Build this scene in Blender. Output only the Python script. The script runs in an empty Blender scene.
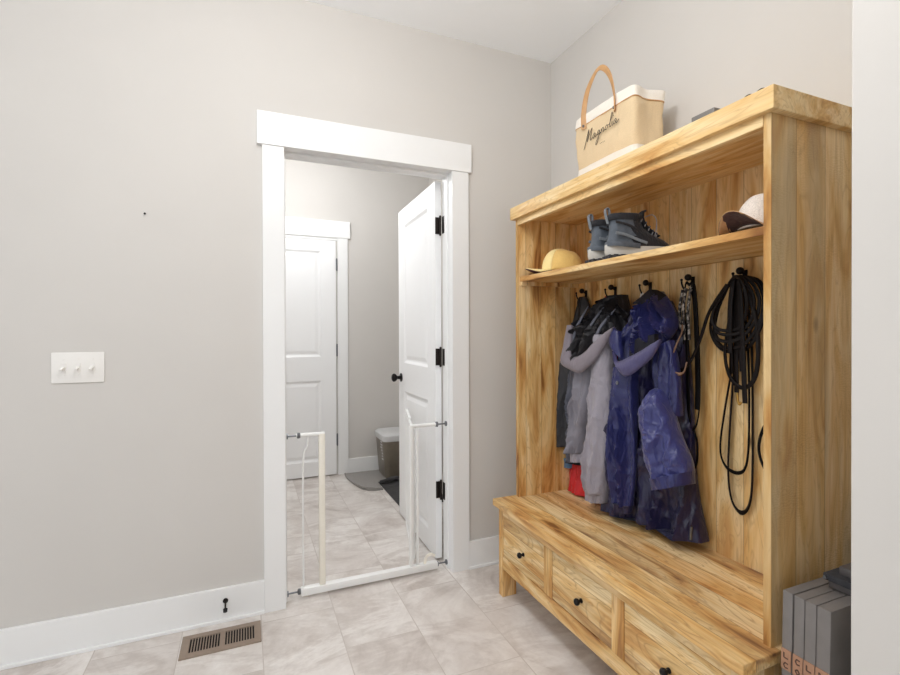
import bpy, bmesh, math, random
from mathutils import Vector, Matrix, noise
random.seed(7)
C = bpy.context.scene.collection
PI = math.pi

# ------------------------------------------------------------------ materials
def srgb(r, g, b):
    f = lambda c: (c/255/12.92) if c/255 <= .04045 else ((c/255+.055)/1.055)**2.4
    return (f(r), f(g), f(b), 1)

def new_mat(name):
    m = bpy.data.materials.new(name); m.use_nodes = True
    nt = m.node_tree
    return m, nt, nt.nodes['Principled BSDF']

def plain(name, col, rough=.5, metal=0., noise_amt=.04, nscale=30., bump=0., bscale=200., sheen=0., spec=None):
    m, nt, b = new_mat(name)
    N, L = nt.nodes, nt.links
    b.inputs['Roughness'].default_value = rough
    b.inputs['Metallic'].default_value = metal
    if spec is not None: b.inputs['Specular IOR Level'].default_value = spec
    if sheen: b.inputs['Sheen Weight'].default_value = sheen
    tc = N.new('ShaderNodeTexCoord')
    n = N.new('ShaderNodeTexNoise'); n.inputs['Scale'].default_value = nscale; n.inputs['Detail'].default_value = 4
    L.new(tc.outputs['Object'], n.inputs['Vector'])
    r = N.new('ShaderNodeValToRGB')
    c = col
    r.color_ramp.elements[0].position = .3; r.color_ramp.elements[1].position = .7
    r.color_ramp.elements[0].color = tuple(max(0, x*(1-noise_amt)) for x in c[:3])+(1,)
    r.color_ramp.elements[1].color = tuple(min(1, x*(1+noise_amt)) for x in c[:3])+(1,)
    L.new(n.outputs['Fac'], r.inputs['Fac']); L.new(r.outputs['Color'], b.inputs['Base Color'])
    if bump:
        n2 = N.new('ShaderNodeTexNoise'); n2.inputs['Scale'].default_value = bscale; n2.inputs['Detail'].default_value = 3
        L.new(tc.outputs['Object'], n2.inputs['Vector'])
        bp = N.new('ShaderNodeBump'); bp.inputs['Strength'].default_value = bump; bp.inputs['Distance'].default_value = .002
        L.new(n2.outputs['Fac'], bp.inputs['Height']); L.new(bp.outputs['Normal'], b.inputs['Normal'])
    return m

def mathn(nt, op, a, b=None):
    n = nt.nodes.new('ShaderNodeMath'); n.operation = op
    for i, v in enumerate((a, b)):
        if v is None: continue
        if isinstance(v, (int, float)): n.inputs[i].default_value = v
        else: nt.links.new(v, n.inputs[i])
    return n.outputs[0]

def mixc(nt, fac, a, b, mode='MIX'):
    n = nt.nodes.new('ShaderNodeMix'); n.data_type = 'RGBA'; n.blend_type = mode
    for k, v in ((0, fac), (6, a), (7, b)):
        if isinstance(v, (int, float)): n.inputs[k].default_value = v
        elif isinstance(v, tuple): n.inputs[k].default_value = v
        else: nt.links.new(v, n.inputs[k])
    return n.outputs[2]

def ramp(nt, fac, stops):
    r = nt.nodes.new('ShaderNodeValToRGB'); cr = r.color_ramp
    while len(cr.elements) < len(stops): cr.elements.new(.5)
    for e, (p, c) in zip(cr.elements, stops): e.position = p; e.color = c
    nt.links.new(fac, r.inputs['Fac']); return r.outputs['Color']

WOOD = dict(light=srgb(243, 219, 172), mid=srgb(229, 193, 133), warm=srgb(207, 159, 96), dark=srgb(132, 86, 46))
def wood(name, grain, plank, width, seed=0., grey=0., tint=1., seam=True, contrast=1., red=.25, saw=0., lo=0.):
    """mango-wood boards: grain runs along axis `grain`, boards repeat along axis `plank`."""
    m, nt, b = new_mat(name); N, L = nt.nodes, nt.links
    tc = N.new('ShaderNodeTexCoord'); sp = N.new('ShaderNodeSeparateXYZ')
    L.new(tc.outputs['Object'], sp.inputs[0])
    ax = {'x': sp.outputs[0], 'y': sp.outputs[1], 'z': sp.outputs[2]}
    u = mathn(nt, 'DIVIDE', ax[plank], width); u = mathn(nt, 'ADD', u, seed+.13)
    idx = mathn(nt, 'FLOOR', u); fr = mathn(nt, 'FRACT', u)
    wn = N.new('ShaderNodeTexWhiteNoise'); wn.noise_dimensions = '1D'
    L.new(mathn(nt, 'ADD', idx, seed*3.7+.5), wn.inputs['W'])
    off = N.new('ShaderNodeVectorMath'); off.operation = 'MULTIPLY_ADD'
    L.new(wn.outputs['Color'], off.inputs[0]); off.inputs[1].default_value = (7, 7, 7)
    L.new(tc.outputs['Object'], off.inputs[2])
    mp = N.new('ShaderNodeMapping'); L.new(off.outputs[0], mp.inputs['Vector'])
    g = {'x': 0, 'y': 1, 'z': 2}[grain]
    s = [1, 1, 1]; s[g] = .16; mp.inputs['Scale'].default_value = s
    n1 = N.new('ShaderNodeTexNoise'); n1.inputs['Scale'].default_value = 14; n1.inputs['Detail'].default_value = 5; n1.inputs['Distortion'].default_value = 1.1
    L.new(mp.outputs[0], n1.inputs['Vector'])
    mp2 = N.new('ShaderNodeMapping'); L.new(off.outputs[0], mp2.inputs['Vector'])
    s2 = [1, 1, 1]; s2[g] = .035; mp2.inputs['Scale'].default_value = s2
    n2 = N.new('ShaderNodeTexNoise'); n2.inputs['Scale'].default_value = 130; n2.inputs['Detail'].default_value = 3
    L.new(mp2.outputs[0], n2.inputs['Vector'])
    col = ramp(nt, n1.outputs['Fac'], [(.29-lo, WOOD['dark']), (.39-lo, WOOD['warm']), (.49-lo*.6, WOOD['mid']), (.60, WOOD['light'])])
    # per-board tone
    tone = ramp(nt, wn.outputs['Value'], [(0, (.70, .61, .49, 1)), (.3, (1, .98, .94, 1)), (.55, (.96, .84, .66, 1)), (.8, (1, 1, 1, 1)), (1, (.88, .80, .68, 1))])
    col = mixc(nt, .95, col, tone, 'MULTIPLY')
    fine = ramp(nt, n2.outputs['Fac'], [(.3, (.74, .68, .6, 1)), (.6, (1, 1, 1, 1))])
    col = mixc(nt, .45*contrast, col, fine, 'MULTIPLY')
    n6 = N.new('ShaderNodeTexNoise'); n6.inputs['Scale'].default_value = 9; n6.inputs['Detail'].default_value = 2; n6.inputs['Distortion'].default_value = 2.2
    L.new(mp.outputs[0], n6.inputs['Vector'])
    ring = mathn(nt, 'ABSOLUTE', mathn(nt, 'SUBTRACT', mathn(nt, 'FRACT', mathn(nt, 'MULTIPLY', n6.outputs['Fac'], 9.)), .5))
    col = mixc(nt, mathn(nt, 'MULTIPLY', ramp(nt, ring, [(.0, (1, 1, 1, 1)), (.16, (0, 0, 0, 1))]), .30*contrast), col, srgb(150, 102, 58))
    # broad reddish / honey clouds
    n3 = N.new('ShaderNodeTexNoise'); n3.inputs['Scale'].default_value = 5.; n3.inputs['Detail'].default_value = 3
    L.new(mp.outputs[0], n3.inputs['Vector'])
    rf = ramp(nt, n3.outputs['Fac'], [(.5, (0, 0, 0, 1)), (.72, (1, 1, 1, 1))])
    col = mixc(nt, mathn(nt, 'MULTIPLY', rf, red), col, srgb(190, 126, 74))
    if grey:
        n4 = N.new('ShaderNodeTexNoise'); n4.inputs['Scale'].default_value = 6.5; n4.inputs['Detail'].default_value = 4
        L.new(mp.outputs[0], n4.inputs['Vector'])
        gf = ramp(nt, n4.outputs['Fac'], [(.48, (0, 0, 0, 1)), (.64, (1, 1, 1, 1))])
        col = mixc(nt, mathn(nt, 'MULTIPLY', gf, grey), col, srgb(150, 138, 118))
    # knots
    mpk = N.new('ShaderNodeMapping'); L.new(off.outputs[0], mpk.inputs['Vector'])
    sk = [1, 1, 1]; sk[g] = .55; mpk.inputs['Scale'].default_value = sk
    v = N.new('ShaderNodeTexVoronoi'); v.inputs['Scale'].default_value = 4.2
    L.new(mpk.outputs[0], v.inputs['Vector'])
    kf = ramp(nt, v.outputs['Distance'], [(.022, (1, 1, 1, 1)), (.075, (0, 0, 0, 1))])
    col = mixc(nt, mathn(nt, 'MULTIPLY', kf, .8), col, srgb(84, 50, 28))
    if saw:
        w = N.new('ShaderNodeTexWave'); w.bands_direction = grain.upper(); w.inputs['Scale'].default_value = 48; w.inputs['Distortion'].default_value = 14; w.inputs['Detail'].default_value = 2
        L.new(tc.outputs['Object'], w.inputs['Vector'])
        n5 = N.new('ShaderNodeTexNoise'); n5.inputs['Scale'].default_value = 5; L.new(tc.outputs['Object'], n5.inputs['Vector'])
        wf = mathn(nt, 'MULTIPLY', ramp(nt, n5.outputs['Fac'], [(.45, (0, 0, 0, 1)), (.65, (1, 1, 1, 1))]), saw)
        col = mixc(nt, wf, col, ramp(nt, w.outputs['Color'], [(.2, (.72, .66, .5, 1)), (.8, (1, 1, 1, 1))]), 'MULTIPLY')
    if seam:
        d = mathn(nt, 'MINIMUM', fr, mathn(nt, 'SUBTRACT', 1., fr))
        sf = mathn(nt, 'LESS_THAN', d, .0011/width)
        col = mixc(nt, mathn(nt, 'MULTIPLY', sf, .6), col, srgb(110, 72, 40))
    if tint != 1.: col = mixc(nt, 1., col, (tint, tint, tint, 1), 'MULTIPLY')
    L.new(col, b.inputs['Base Color'])
    b.inputs['Roughness'].default_value = .5
    b.inputs['Specular IOR Level'].default_value = .35
    bp = N.new('ShaderNodeBump'); bp.inputs['Strength'].default_value = .12; bp.inputs['Distance'].default_value = .002
    L.new(n2.outputs['Fac'], bp.inputs['Height']); L.new(bp.outputs['Normal'], b.inputs['Normal'])
    return m

def floor_mat():
    m, nt, b = new_mat('stone_look_floor_tile'); N, L = nt.nodes, nt.links
    tc = N.new('ShaderNodeTexCoord')
    mp = N.new('ShaderNodeMapping'); mp.inputs['Rotation'].default_value = (0, 0, PI/2)
    mp.inputs['Location'].default_value = (-.09, .03, 0)
    L.new(tc.outputs['Object'], mp.inputs['Vector'])
    br = N.new('ShaderNodeTexBrick'); br.inputs['Scale'].default_value = 1
    br.inputs['Brick Width'].default_value = .61; br.inputs['Row Height'].default_value = .30
    br.inputs['Mortar Size'].default_value = .0022; br.inputs['Mortar Smooth'].default_value = .3; br.offset = .5
    br.inputs['Color1'].default_value = (0, 0, 0, 1); br.inputs['Color2'].default_value = (1, 1, 1, 1); br.inputs['Mortar'].default_value = (.5, .5, .5, 1)
    L.new(mp.outputs[0], br.inputs['Vector'])
    off = N.new('ShaderNodeVectorMath'); off.operation = 'MULTIPLY_ADD'
    L.new(br.outputs['Color'], off.inputs[0]); off.inputs[1].default_value = (3, 5, 4); L.new(tc.outputs['Object'], off.inputs[2])
    n = N.new('ShaderNodeTexNoise'); n.inputs['Scale'].default_value = 3.0; n.inputs['Detail'].default_value = 10; n.inputs['Roughness'].default_value = .66; n.inputs['Distortion'].default_value = .9
    L.new(off.outputs[0], n.inputs['Vector'])
    col = ramp(nt, n.outputs['Fac'], [(.30, srgb(186, 176, 169)), (.42, srgb(211, 203, 197)), (.55, srgb(225, 219, 214)), (.68, srgb(238, 234, 230))])
    mv = N.new('ShaderNodeMapping'); mv.inputs['Rotation'].default_value = (0, 0, .75); mv.inputs['Scale'].default_value = (1, 2.2, 1); L.new(off.outputs[0], mv.inputs['Vector'])
    nv = N.new('ShaderNodeTexNoise'); nv.inputs['Scale'].default_value = 1.9; nv.inputs['Detail'].default_value = 7; nv.inputs['Roughness'].default_value = .62; nv.inputs['Distortion'].default_value = .5
    L.new(mv.outputs[0], nv.inputs['Vector'])
    vein = mathn(nt, 'ABSOLUTE', mathn(nt, 'SUBTRACT', nv.outputs['Fac'], .5))
    col = mixc(nt, mathn(nt, 'MULTIPLY', ramp(nt, vein, [(0, (1, 1, 1, 1)), (.05, (0, 0, 0, 1))]), .3), col, srgb(176, 164, 156))
    vein2 = mathn(nt, 'ABSOLUTE', mathn(nt, 'SUBTRACT', nv.outputs['Fac'], .58))
    col = mixc(nt, mathn(nt, 'MULTIPLY', ramp(nt, vein2, [(0, (1, 1, 1, 1)), (.035, (0, 0, 0, 1))]), .45), col, srgb(240, 236, 232))
    n2 = N.new('ShaderNodeTexNoise'); n2.inputs['Scale'].default_value = 60; n2.inputs['Detail'].default_value = 3
    L.new(off.outputs[0], n2.inputs['Vector'])
    col = mixc(nt, .35, col, ramp(nt, n2.outputs['Fac'], [(.3, (.86, .85, .84, 1)), (.7, (1, 1, 1, 1))]), 'MULTIPLY')
    tone = ramp(nt, br.outputs['Color'], [(0, (.93, .92, .915, 1)), (1, (1, 1, 1, 1))])
    col = mixc(nt, .8, col, tone, 'MULTIPLY')
    col = mixc(nt, mathn(nt, 'MULTIPLY', br.outputs['Fac'], .55), col, srgb(176, 164, 153))
    L.new(col, b.inputs['Base Color']); b.inputs['Roughness'].default_value = .38
    bp = N.new('ShaderNodeBump'); bp.inputs['Strength'].default_value = .3; bp.inputs['Distance'].default_value = .001; bp.invert = True
    L.new(br.outputs['Fac'], bp.inputs['Height']); L.new(bp.outputs['Normal'], b.inputs['Normal'])
    return m

def cloth(name, col, rough=.6, amt=.12, wr=.35, wscale=28., sheen=.15, fine=.15):
    m, nt, b = new_mat(name); N, L = nt.nodes, nt.links
    tc = N.new('ShaderNodeTexCoord')
    mp = N.new('ShaderNodeMapping'); mp.inputs['Scale'].default_value = (1, 1, .45); L.new(tc.outputs['Object'], mp.inputs['Vector'])
    n = N.new('ShaderNodeTexNoise'); n.inputs['Scale'].default_value = wscale; n.inputs['Detail'].default_value = 3; n.inputs['Distortion'].default_value = 1.
    L.new(mp.outputs[0], n.inputs['Vector'])
    n2 = N.new('ShaderNodeTexNoise'); n2.inputs['Scale'].default_value = 500; L.new(tc.outputs['Object'], n2.inputs['Vector'])
    c = ramp(nt, n2.outputs['Fac'], [(.3, tuple(x*(1-amt) for x in col[:3])+(1,)), (.7, tuple(min(1, x*(1+amt)) for x in col[:3])+(1,))])
    L.new(c, b.inputs['Base Color'])
    b.inputs['Roughness'].default_value = rough; b.inputs['Sheen Weight'].default_value = sheen
    bp = N.new('ShaderNodeBump'); bp.inputs['Strength'].default_value = wr; bp.inputs['Distance'].default_value = .02
    L.new(n.outputs['Fac'], bp.inputs['Height'])
    bp2 = N.new('ShaderNodeBump'); bp2.inputs['Strength'].default_value = fine; bp2.inputs['Distance'].default_value = .001
    L.new(n2.outputs['Fac'], bp2.inputs['Height']); L.new(bp.outputs['Normal'], bp2.inputs['Normal'])
    L.new(bp2.outputs['Normal'], b.inputs['Normal'])
    return m

M = {}
M['wall'] = plain('greige_wall_paint', srgb(209, 205, 200), .85, noise_amt=.012, nscale=3, bump=.05, bscale=300, spec=.2)
M['ceil'] = plain('white_ceiling_paint', srgb(250, 252, 254), .9, noise_amt=.01, nscale=3, spec=.2)
M['trim'] = plain('white_trim_paint', srgb(238, 238, 237), .4, noise_amt=.01, nscale=4)
M['door'] = plain('white_door_paint', srgb(243, 243, 243), .42, noise_amt=.01, nscale=4)
M['bronze'] = plain('dark_bronze', srgb(46, 40, 37), .38, .7, .15, 60)
M['black_iron'] = plain('black_iron', srgb(26, 23, 23), .45, .6, .15, 60)
M['steel'] = plain('grey_steel', srgb(120, 122, 126), .35, .8, .06, 60)
M['gate'] = plain('white_powder_coat', srgb(240, 240, 238), .35, noise_amt=.01)
M['cream'] = plain('cream_plastic', srgb(240, 235, 222), .4, noise_amt=.02)
M['plate'] = plain('switch_plate_plastic', srgb(236, 233, 228), .35, noise_amt=.01)
M['floor'] = floor_mat()
M['vent'] = plain('taupe_register_metal', srgb(150, 133, 118), .5, .1, .06, 40)
M['void'] = plain('dark_duct', srgb(22, 18, 16), .9, noise_amt=.1)  # shade inside the register given as a near-black colour
M['w_side'] = wood('wood_side_boards', 'z', 'x', .118, 2.3, grey=.45, red=.2, saw=.4, lo=.09, contrast=.8)
M['w_edge'] = wood('wood_edge_strip', 'z', 'x', .6, 12.3, seam=False, red=.1, contrast=.5)
M['w_inner'] = wood('wood_inner_side_boards', 'z', 'x', .085, 5.1, red=.35)
M['w_back'] = wood('wood_back_boards', 'z', 'y', .102, 1.7, grey=.2, red=.25, lo=.04)
M['w_top'] = wood('wood_cornice', 'y', 'x', .6, 3.2, seam=False, red=.1, lo=.06)
M['w_bench'] = wood('wood_bench_boards', 'y', 'x', .088, 4.4, grey=.3, red=.3, contrast=1.6, lo=-.01)
M['w_rail'] = wood('wood_rails', 'y', 'z', .3, 6.6, seam=False, red=.3)
M['w_stile'] = wood('wood_stiles', 'z', 'y', .3, 8.2, seam=False, red=.6, grey=.3, contrast=1.4)
M['w_drawer'] = wood('wood_drawer_fronts', 'y', 'z', .098, 9.55, red=.4, grey=.25, contrast=1.5)
M['w_shelf'] = wood('wood_shelf', 'y', 'x', .5, 7.7, seam=False, red=.2)

# ------------------------------------------------------------------ mesh helpers
def obj(name, bm, mat, parent=None, smooth=False, angle=40):
    me = bpy.data.meshes.new(name)
    bmesh.ops.recalc_face_normals(bm, faces=bm.faces)
    if smooth:
        for f in bm.faces: f.smooth = True
        for e in bm.edges:
            if len(e.link_faces) == 2 and e.calc_face_angle(0) > math.radians(angle): e.smooth = False
    off = Vector((0, 0, 0)); p = parent
    while p is not None: off += p.location; p = p.parent
    if off.length: bmesh.ops.translate(bm, verts=bm.verts, vec=-off)
    bm.to_mesh(me); bm.free()
    for mm in (mat if isinstance(mat, (list, tuple)) else [mat]): me.materials.append(mm)
    o = bpy.data.objects.new(name, me); C.objects.link(o)
    if parent is not None: o.parent = parent
    return o
def thing(name, label, cat, loc, group=None):
    o = bpy.data.objects.new(name, None); C.objects.link(o)
    o.empty_display_size = .05
    o.location = loc; o['label'] = label; o['category'] = cat
    if group: o['group'] = group
    return o
def tag(o, label, cat, group=None):
    o['label'] = label; o['category'] = cat
    if group: o['group'] = group
    return o
def struct(name, bm, mat, parent=None, **k):
    o = obj(name, bm, mat, parent, **k); o['kind'] = 'structure'; return o
def dup(root, loc, rot=None, label=None):
    r = root.copy(); C.objects.link(r); r.location = loc
    if rot is not None: r.rotation_euler = rot
    if label: r['label'] = label
    for ch in list(root.children):
        c = ch.copy(); C.objects.link(c); c.parent = r
        for g in ch.children:
            d = g.copy(); C.objects.link(d); d.parent = c
    return r
def BM(): return bmesh.new()
def box(bm, x0, x1, y0, y1, z0, z1, bev=0., seg=2, mi=0):
    vs = [bm.verts.new((x, y, z)) for x in (x0, x1) for y in (y0, y1) for z in (z0, z1)]
    fs = [bm.faces.new([vs[i] for i in q]) for q in ((0, 1, 3, 2), (4, 6, 7, 5), (0, 4, 5, 1), (2, 3, 7, 6), (0, 2, 6, 4), (1, 5, 7, 3))]
    for f in fs: f.material_index = mi
    if bev:
        bmesh.ops.recalc_face_normals(bm, faces=fs)
        es = list({e for f in fs for e in f.edges})
        bmesh.ops.bevel(bm, geom=es, offset=bev, segments=seg, profile=.6, affect='EDGES', clamp_overlap=True)
    return bm
def mk(x0, x1, y0, y1, z0, z1, bev=0.): return box(BM(), x0, x1, y0, y1, z0, z1, bev)
def cyl(bm, p0, p1, r0, r1=None, n=16, mi=0):
    r1 = r0 if r1 is None else r1
    p0, p1 = Vector(p0), Vector(p1); t = (p1-p0).normalized()
    a = t.orthogonal().normalized(); b = t.cross(a)
    R = []
    for p, r in ((p0, r0), (p1, r1)):
        R.append([bm.verts.new(p+(a*math.cos(2*PI*i/n)+b*math.sin(2*PI*i/n))*r) for i in range(n)])
    for i in range(n):
        f = bm.faces.new((R[0][i], R[0][(i+1) % n], R[1][(i+1) % n], R[1][i])); f.material_index = mi
    for r in R: bm.faces.new(r).material_index = mi
    return bm
def ball(bm, c, r, sx=1, sy=1, sz=1, seg=16):
    bmesh.ops.create_uvsphere(bm, u_segments=seg, v_segments=seg//2+2, radius=r, matrix=Matrix.Translation(c) @ Matrix.Diagonal((sx, sy, sz, 1)))
    return bm
def lathe(bm, c, axis, prof, n=18):
    c = Vector(c); t = Vector(axis).normalized(); a = t.orthogonal().normalized(); b = t.cross(a)
    rings = []
    for d, r in prof:
        if r < 1e-5: rings.append([bm.verts.new(c+t*d)])
        else: rings.append([bm.verts.new(c+t*d+(a*math.cos(2*PI*i/n)+b*math.sin(2*PI*i/n))*r) for i in range(n)])
    for A, B in zip(rings, rings[1:]):
        for i in range(n):
            j = (i+1) % n
            if len(A) == 1 and len(B) > 1: bm.faces.new((A[0], B[i], B[j]))
            elif len(B) == 1 and len(A) > 1: bm.faces.new((A[i], A[j], B[0]))
            elif len(A) > 1: bm.faces.new((A[i], A[j], B[j], B[i]))
    for R in (rings[0], rings[-1]):
        if len(R) > 2: bm.faces.new(R)
    return bm
def catmull(pts, sub=6, closed=False):
    P = [Vector(p) for p in pts]; n = len(P); out = []
    rng = range(n if closed else n-1)
    for i in rng:
        if closed: p0, p1, p2, p3 = P[(i-1) % n], P[i], P[(i+1) % n], P[(i+2) % n]
        else: p0, p1, p2, p3 = P[max(i-1, 0)], P[i], P[i+1], P[min(i+2, n-1)]
        for k in range(sub):
            t = k/sub
            out.append(.5*((2*p1)+(p2-p0)*t+(2*p0-5*p1+4*p2-p3)*t*t+(3*p1-p0-3*p2+p3)*t**3))
    if not closed: out.append(P[-1])
    return out
def sweep(bm, pts, w, th, normal=(-1, 0, 0), closed=False, sub=6, rnd=False, n=8, taper=None, mi=0, raw=False):
    """ribbon (w wide, th thick, face towards `normal`) or round cord (rnd) along a spline."""
    P = pts if raw else catmull(pts, sub, closed)
    P = [Vector(p) for p in P]; m = len(P); rings = []
    for i, p in enumerate(P):
        if closed: t = P[(i+1) % m]-P[i-1]
        else: t = P[min(i+1, m-1)]-P[max(i-1, 0)]
        t.normalize()
        nn = Vector(normal(i/(m-1)) if callable(normal) else normal)
        s = t.cross(nn)
        s = s.normalized() if s.length > 1e-4 else t.orthogonal().normalized()
        nv = s.cross(t).normalized()
        k = taper(i/(m-1)) if taper else 1.
        ww, hh = w*k/2, th*k/2
        if rnd: off = [s*math.cos(2*PI*j/n)*ww+nv*math.sin(2*PI*j/n)*hh for j in range(n)]
        else: off = [s*ww+nv*hh*.6, s*ww*.8+nv*hh, -s*ww*.8+nv*hh, -s*ww+nv*hh*.6, -s*ww-nv*hh*.6, -s*ww*.8-nv*hh, s*ww*.8-nv*hh, s*ww-nv*hh*.6]
        rings.append([bm.verts.new(p+o) for o in off])
    k = len(rings[0])
    for i in range(m if closed else m-1):
        A, B = rings[i], rings[(i+1) % m]
        for j in range(k):
            bm.faces.new((A[j], A[(j+1) % k], B[(j+1) % k], B[j])).material_index = mi
    if not closed:
        bm.faces.new(rings[0]).material_index = mi; bm.faces.new(rings[-1]).material_index = mi
    return bm
def rings_mesh(bm, rings, cap0=True, cap1=True, mi=0):
    V = [[bm.verts.new(p) for p in R] for R in rings]; n = len(V[0])
    for A, B in zip(V, V[1:]):
        for j in range(n): bm.faces.new((A[j], A[(j+1) % n], B[(j+1) % n], B[j])).material_index = mi
    for flag, R in ((cap0, V[0]), (cap1, V[-1])):
        if flag:
            c = bm.verts.new(sum((v.co for v in R), Vector())/n)
            for j in range(n): bm.faces.new((c, R[j], R[(j+1) % n])).material_index = mi
    return bm
def interp(poly, z):
    """poly: [(y,z)] with falling z"""
    if z >= poly[0][1]: return poly[0][0]
    for (y0, z0), (y1, z1) in zip(poly, poly[1:]):
        if z0 >= z >= z1:
            t = (z0-z)/max(z0-z1, 1e-6); t = t*t*(3-2*t)*.4+t*.6
            return y0+(y1-y0)*t
    return poly[-1][0]
def ridge(v):
    return (1-min(1, abs(noise.noise(v))*2.2))**2
def drape(bm, left, right, xb, xf, nz=60, n=72, fold=.008, kf=5, nz_amp=.008, seed=0., tilt=0., hem=None, sq=.75, radial=None, crease=.0, zig=0., slant=0.):
    """hanging cloth volume between two (y,z) boundary lines; xb back, xf front depth (or functions of t)."""
    L = [tuple(q)[:2] for q in catmull([(a, b, 0) for a, b in left], 5)]; R = [tuple(q)[:2] for q in catmull([(a, b, 0) for a, b in right], 5)]
    rings = []
    for i in range(nz+1):
        t = i/nz; ring = []
        zl = left[0][1]+(left[-1][1]-left[0][1])*t; zr = right[0][1]+(right[-1][1]-right[0][1])*t
        yl, yr = interp(L, zl), interp(R, zr)
        b0 = xb(t) if callable(xb) else xb; f0 = xf(t) if callable(xf) else xf
        ym, hw = (yl+yr)/2, (yl-yr)/2
        xm, hd = (b0+f0)/2, (b0-f0)/2
        for j in range(n):
            # more points on the front half, where the folds show
            a = PI*(j/(n*.75)) if j < n*.75 else PI+PI*((j-n*.75)/(n*.25))
            c, s = math.cos(a), math.sin(a)
            cy = math.copysign(abs(c)**sq, c); sx = math.copysign(abs(s)**sq, s)
            y = ym+hw*cy; z = zl+(zr-zl)*(1-cy)/2
            d = hd*sx
            if s > 0:
                f = s**.45; k = min(1, .3+t*1.5)
                yy = y+slant*(z-zl)
                F = 1.5*fold*(1.5*ridge(Vector((yy*kf*2.1+seed, z*1.1, seed*1.7)))-.5+.35*math.sin(cy*kf+seed))*k
                F += 1.3*nz_amp*(1.2*ridge(Vector((y*15+z*3+seed, z*2.6-y*2, seed)))-.5)*k
                F += nz_amp*.35*(1.2*ridge(Vector((y*9-z*9, z*9+y*6, seed+4)))-.4)
                if crease: F += crease*(1.4*ridge(Vector((y*16+z*14, z*34-y*18, seed+9)))-.5)
                if radial:
                    y0, z0, kk, am = radial
                    an = math.atan2(y-y0, z0-z+.02); dist = math.hypot(y-y0, z-z0)
                    F += am*(1.6*ridge(Vector((an*kk+seed, dist*4, seed)))-.5)*min(1, dist/.08)
                d += f*F
            if hem is not None and t > .97: d += hem*max(0, s)
            ring.append(Vector((xm-d+tilt*cy, y, z+zig*noise.noise(Vector((y*14, seed, 2)))*t)))
        rings.append(ring)
    return rings_mesh(bm, rings)
def band(bm, U, D, th=.006, bulge=.012, n=40, m=8):
    """cloth band between an upper and a lower edge, both lists of (x, y, z)"""
    def res(P):
        P = catmull(P, 8); L = [0]
        for a, b in zip(P, P[1:]): L.append(L[-1]+(b-a).length)
        out = []
        for i in range(n+1):
            d = L[-1]*i/n; k = 0
            while k < len(L)-2 and L[k+1] < d: k += 1
            t = (d-L[k])/max(L[k+1]-L[k], 1e-6); out.append(P[k].lerp(P[k+1], min(1, t)))
        return out
    U, D = res(U), res(D); F, B = [], []
    for i, (u, d) in enumerate(zip(U, D)):
        f, b = [], []
        for k in range(m+1):
            t = k/m; p = u.lerp(d, t); q = Vector((-bulge*math.sin(PI*t)**.6-.003*noise.noise(p*22), 0, 0))
            f.append(bm.verts.new(p+q)); b.append(bm.verts.new(p+q+Vector((th, 0, 0))))
        F.append(f); B.append(b)
    for i in range(n):
        for k in range(m):
            bm.faces.new((F[i][k], F[i][k+1], F[i+1][k+1], F[i+1][k])); bm.faces.new((B[i][k], B[i][k+1], B[i+1][k+1], B[i+1][k]))
        for k in (0, m): bm.faces.new((F[i][k], F[i+1][k], B[i+1][k], B[i][k]))
    for i in (0, n):
        for k in range(m): bm.faces.new((F[i][k], F[i][k+1], B[i][k+1], B[i][k]))
    return bm
def prism(bm, poly, z0, z1, bev=0.):
    a = [bm.verts.new((x, y, z0)) for x, y in poly]; b = [bm.verts.new((x, y, z1)) for x, y in poly]
    n = len(poly); fs = [bm.faces.new(a), bm.faces.new(b)]
    for i in range(n): fs.append(bm.faces.new((a[i], a[(i+1) % n], b[(i+1) % n], b[i])))
    if bev:
        bmesh.ops.recalc_face_normals(bm, faces=fs)
        bmesh.ops.bevel(bm, geom=list(fs[1].edges), offset=bev, segments=2, profile=.6, affect='EDGES')
    return bm
def rrect(cx, cy, hx, hy, r, n=5):
    out = []
    for k, (sx, sy) in enumerate(((1, 1), (-1, 1), (-1, -1), (1, -1))):
        for i in range(n+1):
            a = PI/2*(k+i/n); out.append((cx+sx*(hx-r)+r*math.cos(a), cy+sy*(hy-r)+r*math.sin(a)))
    return out

# ------------------------------------------------------------------ room shell
H = 2.741
WT = .115                       # thickness of the wall with the doorway
FY = 1.972                      # face of the far wall
OX0, OX1, OZ = -1.4242, -.6128, 2.057
struct('floor', mk(-4.2, .1, -4.4, FY+.12, -.08, 0), M['floor'])
struct('ceiling', mk(-4.2, .1, -4.4, FY+.12, H, H+.08), M['ceil'])
b = BM()
box(b, -4.2, OX0-.02, 0, WT, 0, H); box(b, OX1+.02, 0, 0, WT, 0, H); box(b, OX0-.02, OX1+.02, 0, WT, OZ+.02, H)
struct('wall_left', b, M['wall'])
struct('wall_right', mk(0, .1, -4.4, FY+.12, 0, H), M['wall'])
struct('wall_near', mk(-.455, 0, -3.1, -1.694, 0, H, .003), M['wall'])
struct('wall_far', mk(-4.2, 0, FY, FY+.12, 0, H), M['wall'])
struct('wall_far_left', mk(-3.0, -2.88, WT, FY, 0, H), M['wall'])
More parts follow.
